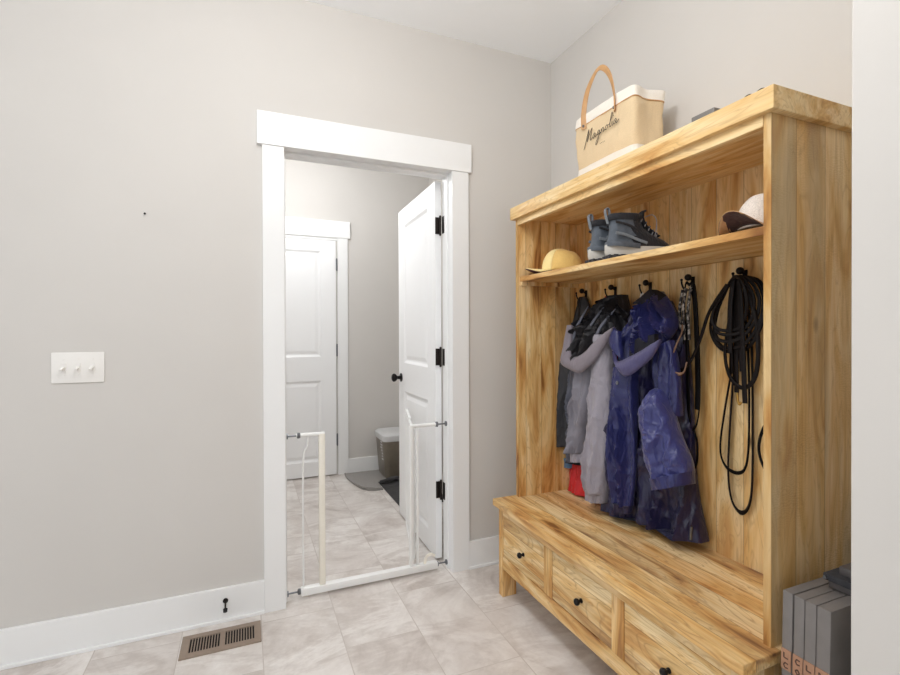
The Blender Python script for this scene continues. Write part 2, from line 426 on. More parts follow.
# baseboards
def baseboard(name, boxes):
    b = BM()
    for q in boxes: box(b, *q, .003)
    struct(name, b, M['trim'])
BH = .143
baseboard('baseboard_left', [(-4.2, -1.515, -.015, 0, 0, BH), (-4.2, -1.515, -.024, -.0145, 0, .014), (-.522, -.0155, -.015, 0, 0, BH), (-.522, -.0155, -.024, -.0145, 0, .014)])
baseboard('baseboard_right', [(-.015, 0, -1.69, 0, 0, BH)])
baseboard('baseboard_near', [(-.47, -.455, -3.1, -1.70, 0, BH)])
baseboard('baseboard_far', [(-.764, -.001, FY-.015, FY, 0, .128), (-2.87, -1.74, FY-.015, FY, 0, .128)])
# doorway casing
struct('trim_1', mk(-1.5365, -.506, -.024, 0, 2.0562, 2.2005, .002), M['trim'])
struct('trim_2', mk(-1.515, OX0, -.018, 0, 0, 2.0562, .002), M['trim'])
struct('trim_3', mk(OX1, -.5205, -.018, 0, 0, 2.0562, .002), M['trim'])
b = BM()                        # jambs and head with door stops
box(b, OX0-.02, OX0, 0, WT, 0, OZ+.0); box(b, OX1, OX1+.02, 0, WT, 0, OZ); box(b, OX0-.02, OX1+.02, 0, WT, OZ, OZ+.02)
box(b, OX0, OX0+.008, .035, .072, 0, OZ, .002); box(b, OX1-.008, OX1, .035, .072, 0, OZ, .002); box(b, OX0+.008, OX1-.008, .035, .072, OZ-.012, OZ, .002)
struct('trim_4', b, M['trim'])
b = BM()                        # casing on the far side of the doorway
box(b, OX0-.09, OX0, WT, WT+.018, 0, 2.056, .002); box(b, OX1+.01, OX1+.1, WT, WT+.018, 0, 2.056, .002); box(b, OX0-.11, OX1+.11, WT, WT+.022, 2.056, 2.2, .002)
struct('trim_5', b, M['trim'])
# panelled door leaves, built in (u along width, v up, n out of the visible face) and mapped to the world
def door_leaf(place, width, z0, z1, panels, th=.035):
    """stiles and rails round recessed moulded panels on both faces; place(u, n, z) -> world"""
    b = BM()
    def bx(u0, u1, n0, n1, a, c, bev=0.):
        t = BM(); box(t, u0, u1, n0, n1, a, c, bev)
        mp = {}
        for v in t.verts: mp[v] = b.verts.new(place(v.co.x, v.co.y, v.co.z))
        for f in t.faces: b.faces.new([mp[v] for v in f.verts])
        t.free()
    st = panels[0][0]
    bx(0, st, 0, th, z0, z1); bx(width-st, width, 0, th, z0, z1)
    zs = [z0]+[q for p in sorted(panels, key=lambda p: p[1]) for q in (p[1], p[2])]+[z1]
    for a, c in zip(zs[::2], zs[1::2]): bx(st, width-st, 0, th, a, c)
    def ringface(u0, u1, a0, a1, n0, U0, U1, A0, A1, n1):
        o = [(u0, a0), (u1, a0), (u1, a1), (u0, a1)]; i = [(U0, A0), (U1, A0), (U1, A1), (U0, A1)]
        vo = [b.verts.new(place(u, n0, z)) for u, z in o]; vi = [b.verts.new(place(u, n1, z)) for u, z in i]
        for k in range(4): b.faces.new((vo[k], vo[(k+1) % 4], vi[(k+1) % 4], vi[k]))
        return vi
    for s, a, c in panels:
        for face, sg in ((0., 1), (th, -1)):
            ringface(s, width-s, a, c, face, s+.016, width-s-.016, a+.016, c-.016, face+sg*.009)
            ringface(s+.016, width-s-.016, a+.016, c-.016, face+sg*.009, s+.026, width-s-.026, a+.026, c-.026, face+sg*.010)
            vi = ringface(s+.026, width-s-.026, a+.026, c-.026, face+sg*.010, s+.05, width-s-.05, a+.05, c-.05, face+sg*.004)
            b.faces.new(vi)
    return b
def hinge_bm(pin, leaves, z):
    b = BM(); cyl(b, (*pin, z-.047), (*pin, z+.047), .0062, n=12)
    ball(b, (*pin, z+.049), .0062, seg=10); ball(b, (*pin, z-.049), .0062, seg=10)
    for q in leaves: box(b, *q, z-.045, z+.045, .001)
    return b
# door_1: open door, swung 90 degrees into the far room
DX = -.648
d1 = struct('door_1', door_leaf(lambda u, n, z: (DX+n+.022*u, .138+u-.022*n, z), .722, .014, 2.043, [(.125, .125, .852), (.125, 1.035, 1.93)]), M['door'])
for z in (1.805, 1.10, .385):
    h = obj('hinge', hinge_bm((-.6215, .127), [(DX+.001, -.6225, .1330, .1372), (OX1-.003, OX1, .078, .118)], z), M['bronze'], d1, smooth=True)
b = BM()
for sg, f in ((-1, DX), (1, DX+.035)):
    lathe(b, (f+.0145, .138+.662, .935), (sg, 0, 0), [(0, .028), (.006, .028), (.009, .012), (.03, .011), (.036, .02), (.046, .027), (.056, .027), (.064, .019), (.067, 0)])
obj('door_knob', b, M['black_iron'], d1, smooth=True)['label'] = 'black round door knob'
# door_2: closed door in the far wall
D2R, D2W = -.868, .765
d2 = struct('door_2', door_leaf(lambda u, n, z: (D2R-D2W+u, FY-.022+n, z), D2W, .012, 2.03, [(.125, .135, .825), (.125, 1.03, 1.935)], .02), M['door'])
for z in (1.825, 1.085, .31):
    obj('hinge', hinge_bm((-.8605, FY-.027), [(-.867, -.854, FY-.0245, FY-.0225)], z), M['steel'], d2, smooth=True)
b = BM()
box(b, -.852, -.764, FY-.02, FY, 0, 2.058, .002); box(b, -1.74, D2R-D2W-.012, FY-.02, FY, 0, 2.058, .002); box(b, -1.76, -.743, FY-.026, FY, 2.058, 2.203, .002)
box(b, D2R-D2W-.012, -.852, FY-.012, FY, 2.036, 2.058)
struct('trim_6', b, M['trim'])

# ------------------------------------------------------------------ small fittings
sw = thing('light_switch', 'white triple toggle light switch plate on the greige wall', 'light switch', (-2.18, 0, 1.1))
b = mk(-2.2655, -2.0965, -.0065, -.0003, 1.040, 1.158, .003)
obj('wall_plate', b, M['plate'], sw, smooth=True)
for k in range(3):
    x = -2.181+(k-1)*.046
    b = mk(x-.0075, x+.0075, -.0092, -.006, 1.083, 1.116, .001)
    o = obj('toggle', b, M['plate'], sw)
    b = BM(); cyl(b, (x, -.008, 1.099), (x-.003, -.030, 1.089), .0062, .0052, 10); obj('lever', b, M['plate'], o, smooth=True)
    for z in (1.069, 1.130):
        b = BM(); cyl(b, (x, -.006, z), (x, -.0078, z), .0035, .003, 12); obj('screw', b, M['plate'], sw, smooth=True)
b = BM(); cyl(b, (-1.957, -.008, 1.713), (-1.957, .004, 1.714), .0022, n=10); cyl(b, (-1.957, -.010, 1.713), (-1.957, -.0075, 1.713), .0042, n=12)
tag(obj('nail', b, M['black_iron'], smooth=True), 'small dark nail sticking out of the bare greige wall', 'nail')
ds = thing('door_stop', 'dark bronze door stop screwed to the white baseboard', 'door stop', (-1.672, -.015, .07))
b = BM(); cyl(b, (-1.670, -.0155, .090), (-1.670, -.019, .090), .0105, n=18); obj('base_plate', b, M['bronze'], ds, smooth=True)
b = BM(); sweep(b, [(-1.670, -.018, .090), (-1.670, -.030, .080), (-1.670, -.042, .066)], .007, .007, rnd=True, normal=(1, 0, 0)); obj('arm', b, M['bronze'], ds, smooth=True)
b = BM(); cyl(b, (-1.670, -.038, .066), (-1.670, -.048, .058), .009, .008, 14); obj('bumper', b, M['black_iron'], ds, smooth=True)
fv = thing('floor_vent', 'taupe metal floor register with slots set in the tile by the baseboard', 'floor vent', (-1.68, -.148, 0))
x0, x1, y0, y1 = -1.824, -1.533, -.222, -.074
gx0, gx1, gy0, gy1 = x0+.028, x1-.024, y0+.028, y1-.026
b = BM()
for q in ((x0, gx0, y0, y1), (gx1, x1, y0, y1), (gx0, gx1, y0, gy0), (gx0, gx1, gy1, y1)): box(b, *q, .0002, .006)
obj('frame', b, M['vent'], fv)
b = BM(); gm = (gx0+gx1)/2
for a, c in ((gx0, gm-.008), (gm+.008, gx1)):
    n = 11
    for k in range(n+1):
        xx = a+(c-a)*k/n; box(b, xx-.0019, xx+.0019, gy0, gy1, .001, .0052)
box(b, gm-.008, gm+.008, gy0, gy1, .001, .0055)
obj('grille', b, M['vent'], fv)
obj('duct_opening', mk(gx0, gx1, gy0, gy1, .0002, .0012), M['void'], fv)  # flat dark sheet painted as the shade below the slats

# ------------------------------------------------------------------ pet gate in the doorway
GY = .05
pg = thing('pet_gate', 'white metal pressure-mounted pet gate standing open in the doorway', 'pet gate', (-1.02, GY, 0))
obj('bottom_rail', mk(-1.356, -.676, GY-.018, GY+.018, .012, .046, .006), M['gate'], pg, smooth=True)
b = BM(); cyl(b, (-1.372, GY, .755), (-1.245, GY, .755), .0095, n=14); obj('top_rail', b, M['gate'], pg, smooth=True)
b = BM(); cyl(b, (-.822, GY, .755), (-.676, GY, .755), .0095, n=14); obj('top_rail', b, M['gate'], pg, smooth=True)
o = obj('post', mk(-1.272, -1.243, GY-.0125, GY+.0125, .046, .757, .006), M['cream'], pg, smooth=True); o['label'] = 'cream latch post'
b = BM(); sweep(b, [(-1.322, GY, .748), (-1.324, GY, .70), (-1.341, GY, .65), (-1.343, GY, .4), (-1.343, GY, .046)], .009, .009, rnd=True, normal=(0, 1, 0)); obj('side_rod', b, M['gate'], pg, smooth=True)
obj('post', mk(-.826, -.806, GY-.010, GY+.010, .046, .755, .005), M['gate'], pg, smooth=True)
obj('post', mk(-.789, -.777, GY-.007, GY+.007, .046, .748, .004), M['gate'], pg, smooth=True)
for x, xe, sg in ((-1.366, OX0, -1), (-.672, OX1, 1)):
    for z in (.755, .030):
        b = BM()
        xe2 = xe-.0*sg
        cyl(b, (x-sg*.012, GY, z), (xe2-sg*.0095-sg*.004, GY, z), .004, n=10)
        cyl(b, (xe2-sg*.0095-sg*.005, GY, z), (xe2-sg*.0085, GY, z), .013, n=18)
        lathe(b, (x-sg*.012, GY, z), (sg, 0, 0), [(0, .008), (.002, .0125), (.012, .014), (.015, .010), (.017, .004)])
        obj('spindle', b, M['steel'], pg, smooth=True)
# swung leaf
A, B_ = Vector((-.796, GY+.022, 0)), Vector((-.687, .525, 0)); dv = (B_-A)
b = BM()
for z in (.075, .735): cyl(b, A+Vector((0, 0, z)), B_+Vector((0, 0, z)), .0085, n=12)
for k in range(9):
    q = A+dv*k/8; cyl(b, q+Vector((0, 0, .075)), q+Vector((0, 0, .735)), .0085 if k in (0, 8) else .005, n=12)
leaf = obj('gate_leaf', b, M['gate'], pg, smooth=True)
b = BM(); e = B_+Vector((0, 0, .755)); s = A+dv*.62+Vector((0, 0, .75)); sweep(b, [s+dv*-.1, s+dv*.15+Vector((0, 0, .004)), e+Vector((0, 0, .006))], .016, .016, normal=(0, 0, 1)); obj('latch_handle', b, M['gate'], leaf, smooth=True)
b = BM(); sweep(b, [(-.745, GY-.004, .046), (-.735, GY, .075), (-.712, GY, .086), (-.69, GY, .075)], .014, .01, normal=(0, 1, 0)); obj('foot_catch', b, M['cream'], pg, smooth=True)

# ------------------------------------------------------------------ far-room things
M['bin'] = plain('taupe_bin_plastic', srgb(121, 112, 99), .35, noise_amt=.04)
M['bin_lid'] = plain('pale_grey_lid_plastic', srgb(205, 205, 205), .4, noise_amt=.02)
M['mat_grey'] = plain('grey_rubber_mat', srgb(150, 146, 142), .6, noise_amt=.06, nscale=80, bump=.2)
M['mat_black'] = cloth('black_mat_fabric', srgb(34, 32, 34), .85, wr=.2)
M['white_print'] = plain('white_print', srgb(224, 224, 226), .5)
BXC = -.375
bn = thing('storage_bin', 'taupe plastic bin with pale grey lid against the far wall behind the open door', 'bin', (-.36, 1.76, .012))
def rr_rings(cx, cy, rows, r=.035):
    return [[Vector((x, y, z)) for x, y in rrect(cx, cy, hx, hy, rad)] for z, hx, hy, rad in rows]
b = BM(); rings_mesh(b, rr_rings(BXC, 1.765, [(.013, .135, .135, .04), (.02, .14, .14, .045), (.30, .158, .158, .045), (.335, .160, .160, .045)]))
body = obj('bin_body', b, M['bin'], bn, smooth=True)
b = BM(); rings_mesh(b, rr_rings(BXC, 1.765, [(.325, .166, .166, .048), (.352, .170, .170, .05), (.372, .168, .168, .05), (.385, .152, .152, .045), (.388, .13, .13, .04)]))
obj('bin_lid', b, M['bin_lid'], bn, smooth=True)
b = BM()
rnd = random.Random(3)
for k in range(7):
    z = .16+.024*k; y = 1.70+rnd.uniform(-.01, .01); xs = BXC-(.14+(z-.02)*.018/.28)-.0012
    box(b, xs-.0008, xs+.0014, y-.03+rnd.uniform(0, .025), y+.03+rnd.uniform(-.02, .02), z, z+.009)
obj('print', b, M['white_print'], bn)['label'] = 'faint white print on the bin'
b = BM()
poly = [(-.80, 1.94), (-.805, 1.80), (-.785, 1.62), (-.752, 1.48), (-.715, 1.43), (-.66, 1.405), (-.60, 1.40), (-.596, 1.60), (-.25, 1.605), (-.2, 1.66), (-.2, 1.94)]
prism(b, poly, .0005, .010, .004)
go = obj('floor_mat', b, M['mat_grey']); tag(go, 'grey rubber boot mat with curled edge lying under the bin', 'mat')
b = BM(); sweep(b, [(-.798, 1.93, .011), (-.802, 1.80, .012), (-.782, 1.62, .015), (-.749, 1.485, .022), (-.713, 1.437, .024), (-.66, 1.412, .022), (-.604, 1.407, .018)], .016, .012, rnd=True, normal=(0, 0, 1)); obj('raised_edge', b, M['mat_grey'], go, smooth=True)
b = mk(-.590, -.22, .96, 1.592, .0006, .009, .003); bo = obj('floor_mat', b, M['mat_black']); tag(bo, 'black fabric floor mat beside the open door', 'mat')
b = BM(); sweep(b, [(-.585, 1.55, .016), (-.53, 1.53, .030), (-.46, 1.56, .032), (-.36, 1.54, .026), (-.26, 1.55, .015)], .06, .034, rnd=True, normal=(0, 0, 1)); obj('rumpled_edge', b, M['mat_black'], bo, smooth=True)

# ------------------------------------------------------------------ hall tree
TX, BX = -.3972, -.055
Y0, Y1 = -.281, -1.4945         # outer faces of the two side panels
BZ = .4492
ht = thing('hall_tree', 'tall light-wood hall tree with bench, drawers, shelf and coat hooks against the wall', 'hall tree', (-.25, -.89, 0))
def T(name, bm, mat, par=ht, **k): return obj(name, bm, mat, par, **k)
T('top_board', mk(TX-.020, -.012, Y1-.019, Y0+.019, 1.7655, 1.8225, .0025), M['w_top'])
T('fascia', mk(TX-.002, TX+.016, Y1+.0195, Y0-.0195, 1.737, 1.7655, .001), M['w_top'])
T('side_panel', mk(TX+.003, -.014, Y1, Y1+.019, BZ, 1.7655, .0012), M['w_side'])
T('side_panel', mk(TX+.003, -.014, Y0-.021, Y0, BZ, 1.7655, .0012), M['w_inner'])
for a, c in ((Y1, Y1+.019), (Y0-.021, Y0)): T('edge_strip', mk(TX, TX+.003, a, c, BZ, 1.7655, .0008), M['w_edge'])
T('back_panel', mk(BX, BX+.018, Y1+.019, Y0-.021, BZ, 1.7655), M['w_back'])
T('shelf', mk(TX+.010, BX, Y1+.0195, Y0-.0215, 1.471, 1.493, .0015), M['w_shelf'])
b = BM(); box(b, TX+.012, TX+.03, Y0-.04, Y0-.0215, 1.452, 1.471); T('shelf_cleat', mk(TX+.012, BX, Y0-.036, Y0-.0215, 1.452, 1.471, .001), M['w_inner']); b.free()
T('bench_top', mk(-.518, -.014, Y1-.016, Y0+.013, BZ-.031, BZ, .003), M['w_bench'])
FX = -.491                      # front face of the bench case
zt, zb = BZ-.031, .132
T('front_rail', mk(FX, FX+.022, Y1+.036, Y0-.036, .378, zt, .001), M['w_rail'])
T('front_rail', mk(FX, FX+.022, Y1+.036, Y0-.036, zb, .190, .001), M['w_rail'])
ylegs = [(Y0-.036, Y0), (Y1, Y1+.036)]
for a, c in ylegs:
    T('leg', mk(FX-.001, FX+.072, a, c, 0, zt, .003), M['w_stile'])
    T('leg', mk(-.09, -.018, a, c, 0, zt, .003), M['w_stile'])
for a, c in ylegs:
    T('end_panel', mk(FX+.072, -.09, a+.006, c-.006, zb, zt), M['w_inner'] if a > -1 else M['w_side'])
for c in (-.678, -1.066):
    T('stile', mk(FX, FX+.022, c-.027, c+.027, .190, .378, .001), M['w_stile'])
T('bench_back', mk(-.03, -.018, Y1+.036, Y0-.036, zb, zt), M['w_inner'])
T('bench_bottom', mk(FX+.022, -.03, Y1+.036, Y0-.036, zb, zb+.012), M['w_inner'])
for a, c in ((-.651, -.317), (-1.039, -.705), (-1.4585, -1.093)):
    d = T('drawer', mk(FX+.002, FX+.022, a+.0025, c-.0025, .1925, .3755, .0012), M['w_drawer'])
    ym = (a+c)/2-.012+(.0 if a > -1.4 else .018)
    b = BM(); lathe(b, (FX+.0018, ym, .274), (-1, 0, 0), [(0, .008), (.004, .008), (.006, .005), (.012, .005), (.015, .0105), (.021, .0125), (.027, .0105), (.031, .004), (.0315, 0)], 18)
    T('knob', b, M['black_iron'], d, smooth=True)
    T('drawer_box', mk(FX+.022, -.09, a+.02, c-.02, .198, .35), M['w_inner'], d)
# dark mineral streaks and knots of particular boards are part of the wood materials above
def hook_bm(y):
    b = BM(); z = 1.418
    box(b, BX-.003, BX, y-.008, y+.008, z-.030, z+.016, .001)
    sweep(b, [(BX-.003, y, z+.004), (BX-.014, y, z+.006), (BX-.022, y, z+.010)], .008, .008, rnd=True, normal=(0, 1, 0))
    ball(b, (BX-.026, y, z+.012), .0125, seg=14)
    sweep(b, [(BX-.003, y, z-.022), (BX-.022, y, z-.034), (BX-.044, y, z-.032), (BX-.056, y, z-.016), (BX-.059, y, z-.002)], .0065, .0065, rnd=True, normal=(0, 1, 0))
    ball(b, (BX-.059, y, z+.001), .005, seg=10)
    return b
HY = [-.371, -.574, -.777, -.981, -1.184, -1.387]
hk = T('hook', hook_bm(HY[0]), M['black_iron'], smooth=True)
for y in HY[1:]:
    c = hk.copy(); C.objects.link(c); c.parent = ht; c.location = (0, y-HY[0], 0)

# ------------------------------------------------------------------ things on top of the hall tree
TZ = 1.8225
M['canvas'] = cloth('natural_canvas', srgb(222, 198, 160), .85, .08, .25, 16, fine=.3)
M['canvas_w'] = cloth('white_canvas', srgb(240, 233, 222), .85, .05, .25, 16, fine=.3)
M['tan'] = plain('tan_leather', srgb(196, 150, 100), .5, noise_amt=.1, nscale=40)
M['ink'] = plain('dark_ink', srgb(52, 46, 40), .6)
bag = thing('tote_bag', 'natural canvas tote bag with tan handle and script writing on top of the hall tree', 'tote bag', (-.175, -.715, TZ))
bx0, bx1, by0, by1 = -.25, -.095, -.892, -.542
def bag_ring(z, k=1., sag=0.):
    cx, cy = (bx0+bx1)/2, (by0+by1)/2; hx, hy = (bx1-bx0)/2*k, (by1-by0)/2*k
    out = []
    for x, y in rrect(cx, cy, hx, hy, .022, 4):
        out.append((x, y))
    res = []
    P = out+[out[0]]
    for (xa, ya), (xb_, yb) in zip(P, P[1:]):
        n = 8 if math.hypot(xb_-xa, yb-ya) > .05 else 1
        for i in range(n):
            x, y = xa+(xb_-xa)*i/n, ya+(yb-ya)*i/n
            q = .011*noise.noise(Vector((x*9, y*9, z*9)))+.006*noise.noise(Vector((x*30, y*30, z*22)))
            d = Vector((x-cx, y-cy, 0)); d.normalize()
            # end gussets fold inwards a little towards the top
            inn = 0.
            if abs(y-cy) > hy-.02: inn = -.018*max(0, (z-TZ)/.33)*max(0, 1-abs(x-cx)/hx)
            res.append(Vector((x+d.x*q, y+d.y*(q+inn), z)))
    return res
zs = [TZ+.0015, TZ+.012]+[TZ+.012+.10*i/4 for i in range(1, 5)]
b = BM(); rings_mesh(b, [bag_ring(z) for z in zs], True, False); obj('bottom_band', b, M['canvas_w'], bag, smooth=True, angle=60)
zs = [TZ+.110+.187*i/10 for i in range(11)]
b = BM(); rings_mesh(b, [bag_ring(z, 1.003) for z in zs], False, False); obj('body', b, M['canvas'], bag, smooth=True, angle=60)
b = BM(); rings_mesh(b, [bag_ring(TZ+.288, 1.012), bag_ring(TZ+.2885, 1.022), bag_ring(TZ+.2925, 1.022), bag_ring(TZ+.293, 1.012)], False, False); obj('seam', b, M['tan'], bag, smooth=True)
zs = [TZ+.292+.038*i/3 for i in range(4)]
b = BM(); rings_mesh(b, [bag_ring(zs[0], 1.0)]+[bag_ring(z, 1.02) for z in zs]+[bag_ring(zs[-1]+.003, 1.0), bag_ring(zs[-1]-.004, .95), bag_ring(TZ+.27, .86)], False, True)
obj('top_cuff', b, M['canvas_w'], bag, smooth=True, angle=60)
for x, sgn in ((bx0-.004, -1),):
    b = BM()
    ya, yb = -.608, -.792
    sweep(b, [(x+sgn*.002, ya, TZ+.27), (x+sgn*.003, ya, TZ+.335), (x+sgn*.003, ya-.02, TZ+.41), (x, ya-.055, TZ+.462), (x, (ya+yb)/2, TZ+.482), (x, yb+.055, TZ+.462), (x+sgn*.003, yb+.02, TZ+.41), (x+sgn*.003, yb, TZ+.335), (x+sgn*.002, yb, TZ+.27)], .022, .004, normal=lambda t: (sgn, .9*math.sin((t-.5)*2.2), .3))
    hd = obj('handle', b, M['tan'], bag, smooth=True)
    for y in (ya, yb):
        b = BM(); cyl(b, (x+sgn*.004, y, TZ+.283), (x+sgn*.0075, y, TZ+.283), .006, .005, 12); obj('rivet', b, M['steel'], hd, smooth=True)
# handwriting: strokes in letter units (s right, t up), written across the front face
strokes = [
 [(0, -.55), (.10, -.35), (.42, 1.05), (.48, 1.15), (.46, .6), (.42, .05), (.62, .6), (.92, 1.12), (.96, 1.1), (.90, .5), (.88, .08), (1.0, 0), (1.15, .15)],
 [(1.55, .42), (1.38, .46), (1.24, .25), (1.28, .03), (1.42, .05), (1.56, .38), (1.56, .1), (1.66, 0), (1.8, .16)],
 [(2.16, .42), (2.0, .46), (1.88, .26), (1.92, .05), (2.05, .08), (2.18, .4), (2.14, -.1), (1.98, -.75), (1.82, -.82), (1.86, -.5), (2.2, -.02), (2.36, .14)],
 [(2.40, .44), (2.42, .2), (2.40, .02), (2.54, .36), (2.68, .44), (2.72, .25), (2.72, .04), (2.84, .03), (2.94, .18)],
 [(3.16, .44), (3.02, .34), (3.02, .08), (3.16, .0), (3.28, .14), (3.26, .36), (3.16, .44), (3.34, .34), (3.5, .30)],
 [(3.5, .3), (3.72, .8), (3.78, 1.25), (3.70, 1.3), (3.62, .9), (3.60, .2), (3.68, .0), (3.82, .12)],
 [(3.9, .42), (3.90, .15), (3.96, .01), (4.08, .14)],
 [(4.42, .42), (4.26, .46), (4.14, .25), (4.18, .03), (4.30, .05), (4.44, .38), (4.44, .1), (4.54, 0), (4.8, .22)]]
b = BM()
sc_ = .0425
for st in strokes:
    pts = [(bx0-.0062, -.616-(s-.1+.16*t)*sc_*1.0, TZ+.205+t*sc_*.95+(s)*.0032) for s, t in st]
    sweep(b, pts, .0026, .0012, normal=(-1, 0, 0), sub=5)
sweep(b, [(bx0-.0062, -.618-3.95*sc_, TZ+.218+.85*sc_), (bx0-.0062, -.618-4.02*sc_, TZ+.218+.87*sc_)], .003, .0012, sub=2)
for k in range(4):
    box(b, bx0-.0065, bx0-.0055, -.712-k*.008, -.709-k*.008, TZ+.172, TZ+.1745)
obj('lettering', b, M['ink'], bag)['label'] = 'dark handwritten script across the front'
# two flat things whose edges show over the cornice
M['slate'] = plain('slate_grey_card', srgb(112, 108, 104), .5)
b = mk(-.405, -.33, -1.345, -1.272, TZ+.0004, TZ+.019, .002)
tag(obj('flat_box', b, M['slate'], smooth=True), 'grey flat box lying on top of the hall tree beside the tote bag', 'box')
gl = thing('glasses', 'dark folded glasses lying on top of the hall tree at its right end', 'glasses', (-.372, -1.43, TZ))
b = BM()
for yy in (-1.418, -1.452):
    sweep(b, [(-.372, yy+.014*math.cos(a), TZ+.013+.011*math.sin(a)) for a in [2*PI*i/12 for i in range(12)]], .003, .003, rnd=True, closed=True, sub=2, normal=(1, 0, 0))
sweep(b, [(-.372, -1.432, TZ+.016), (-.373, -1.435, TZ+.018), (-.372, -1.438, TZ+.016)], .003, .003, rnd=True, normal=(1, 0, 0))
obj('frame', b, M['black_iron'], gl, smooth=True)
for yy, e in ((-1.404, -1.47), (-1.466, -1.40)):
    b = BM(); sweep(b, [(-.371, yy, TZ+.018), (-.345, yy+(e-yy)*.15, TZ+.014), (-.352, e, TZ+.008)], .0035, .003, rnd=True, normal=(0, 0, 1)); obj('temple_arm', b, M['black_iron'], gl, smooth=True)

# ------------------------------------------------------------------ caps and boots on the shelf
SZ = 1.4932
def make_cap(name, label, loc, rz, m_front, m_back, m_brim, m_under, scale=1., brim_drop=.022):
    r = thing(name, label, 'cap', loc); r.rotation_euler = (0, 0, rz); r.scale = (scale,)*3
    n = 36
    def pt(a, e, k=1.):         # a around (0 = brim), e 0..1 bottom to crown
        rad = .082*math.cos(e*PI/2)**.62*k
        z = .018+.094*math.sin(e*PI/2)**1.05
        dent = .004*noise.noise(Vector((math.cos(a)*2+loc[1]*9, math.sin(a)*2, e*3)))
        flat = 1-.10*math.cos(a)*0
        return Vector((rad*1.10*math.cos(a)*flat, rad*.92*math.sin(a), z*(1+.06*math.cos(a)*e)+dent))
    def shell(a0, a1, seg):
        b = BM(); rings = []
        m = 12
        rows = [[b.verts.new(pt(a0+(a1-a0)*i/seg, e/m)) for i in range(seg+1)] for e in range(m)]
        top = b.verts.new(pt(0, 1))
        for A, B in zip(rows, rows[1:]):
            for i in range(seg): b.faces.new((A[i], A[i+1], B[i+1], B[i]))
        for i in range(seg): b.faces.new((rows[-1][i], rows[-1][i+1], top))
        return b
    def put(nm, b, m):
        me = obj(nm, b, m, None, smooth=True, angle=70); me.parent = r
        if nm in ('front_panel', 'back_panel'):
            sd = me.modifiers.new('thick', 'SOLIDIFY'); sd.thickness = .0025; sd.offset = 1
        return me
    put('front_panel', shell(-1.05, 1.05, 14), m_front)
    put('back_panel', shell(1.05, 2*PI-1.05, 26), m_back)
    b = BM()                    # brim, curved down at its sides
    def brim(bm, dz, mi):
        R = []
        for k in range(8):
            f = k/7; row = []
            for i in range(17):
                a = (-1+2*i/16)*1.12
                rin = Vector((.090*math.cos(a), .0755*math.sin(a), .018))
                ext = .078*math.cos(a*.86)**.8
                p = rin+Vector((ext*f, .010*f*math.sin(a), 0))
                p.z = .022+brim_drop*.55*f-brim_drop*1.5*(abs(math.sin(a))**2)*(.25+.75*f)+dz
                p.z = max(p.z, .0008+dz+.0012)
                row.append(bm.verts.new(p))
            R.append(row)
        for A, B in zip(R, R[1:]):
            for i in range(16): bm.faces.new((A[i], A[i+1], B[i+1], B[i]))
        return bm
    o = put('brim', brim(BM(), .0016, 0), m_brim); s = o.modifiers.new('thick', 'SOLIDIFY'); s.thickness = .002; s.offset = 1
    o = put('brim_underside', brim(BM(), 0, 0), m_under); s = o.modifiers.new('thick', 'SOLIDIFY'); s.thickness = .0012; s.offset = -0
    b = BM(); ball(b, (.001, 0, .1135), .006, 1, 1, .6, 12); put('button', b, m_front)
    b = BM()
    for k in range(6):
        a = PI/6+k*PI/3; pts = [pt(a, e/10, 1.012)+Vector((0, 0, .0015)) for e in range(0, 11)]
        sweep(b, pts, .004, .0016, normal=lambda t, a=a: (math.cos(a)*(1-t), math.sin(a)*(1-t), t+.05), sub=2)
    put('seam', b, m_back)
    return r
M['cap_y'] = cloth('yellow_twill', srgb(250, 226, 160), .85, .08, .3, 40)
M['cap_y2'] = cloth('mustard_twill', srgb(232, 194, 116), .85, .08, .3, 40)
M['maroon'] = cloth('maroon_twill', srgb(92, 30, 34), .85, .1, .2, 40)
M['cap_tan'] = cloth('tan_twill', srgb(190, 146, 100), .85, .08, .2, 40)
M['cap_w'] = cloth('white_mesh', srgb(226, 216, 206), .85, .25, .3, 90)
M['brown_d'] = cloth('dark_brown_twill', srgb(66, 36, 30), .9, .1, .2, 40)
make_cap('baseball_cap', 'yellow baseball cap with maroon under-brim at the left end of the shelf', (-.245, -.438, SZ), math.radians(142), M['cap_y'], M['cap_y2'], M['cap_y'], M['maroon'], 1.0)
make_cap('baseball_cap', 'tan-brimmed baseball cap with white crown at the right end of the shelf', (-.252, -1.390, SZ), math.radians(182), M['cap_w'], M['cap_w'], M['cap_tan'], M['brown_d'], .96, .056)

M['boot'] = plain('charcoal_boot_leather', srgb(80, 87, 96), .6, noise_amt=.25, nscale=40, bump=.3, bscale=60)
M['boot_d'] = cloth('black_boot_fabric', srgb(26, 26, 32), .8, .15, .3, 60)
M['sole'] = plain('grey_midsole', srgb(186, 182, 174), .6, noise_amt=.05)
M['lug'] = plain('dark_outsole', srgb(52, 52, 56), .8, noise_amt=.2, nscale=60)
M['tabm'] = cloth('grey_webbing', srgb(112, 118, 124), .8, .2, .2, 60)
M['lace'] = plain('grey_lace', srgb(128, 128, 132), .7, noise_amt=.2, nscale=300)
def boot_rings(rows, n=32, p=.8, side=1):
    out = []
    for z, xa, xb_, hw, sk in rows:
        xm, hl = (xa+xb_)/2, (xb_-xa)/2; ring = []
        for j in range(n):
            a = 2*PI*j/n; c, s = math.cos(a), math.sin(a)
            cx = math.copysign(abs(c)**p, c); sy = math.copysign(abs(s)**p, s)
            u = (cx+1)/2         # 0 heel .. 1 toe
            wid = hw*(1+sk*(.16*math.sin(u*PI*1.15-1.2)))
            ring.append(Vector((xm+hl*cx, wid*sy+side*.006*sk*math.sin(u*PI), z)))
        out.append(ring)
    return out
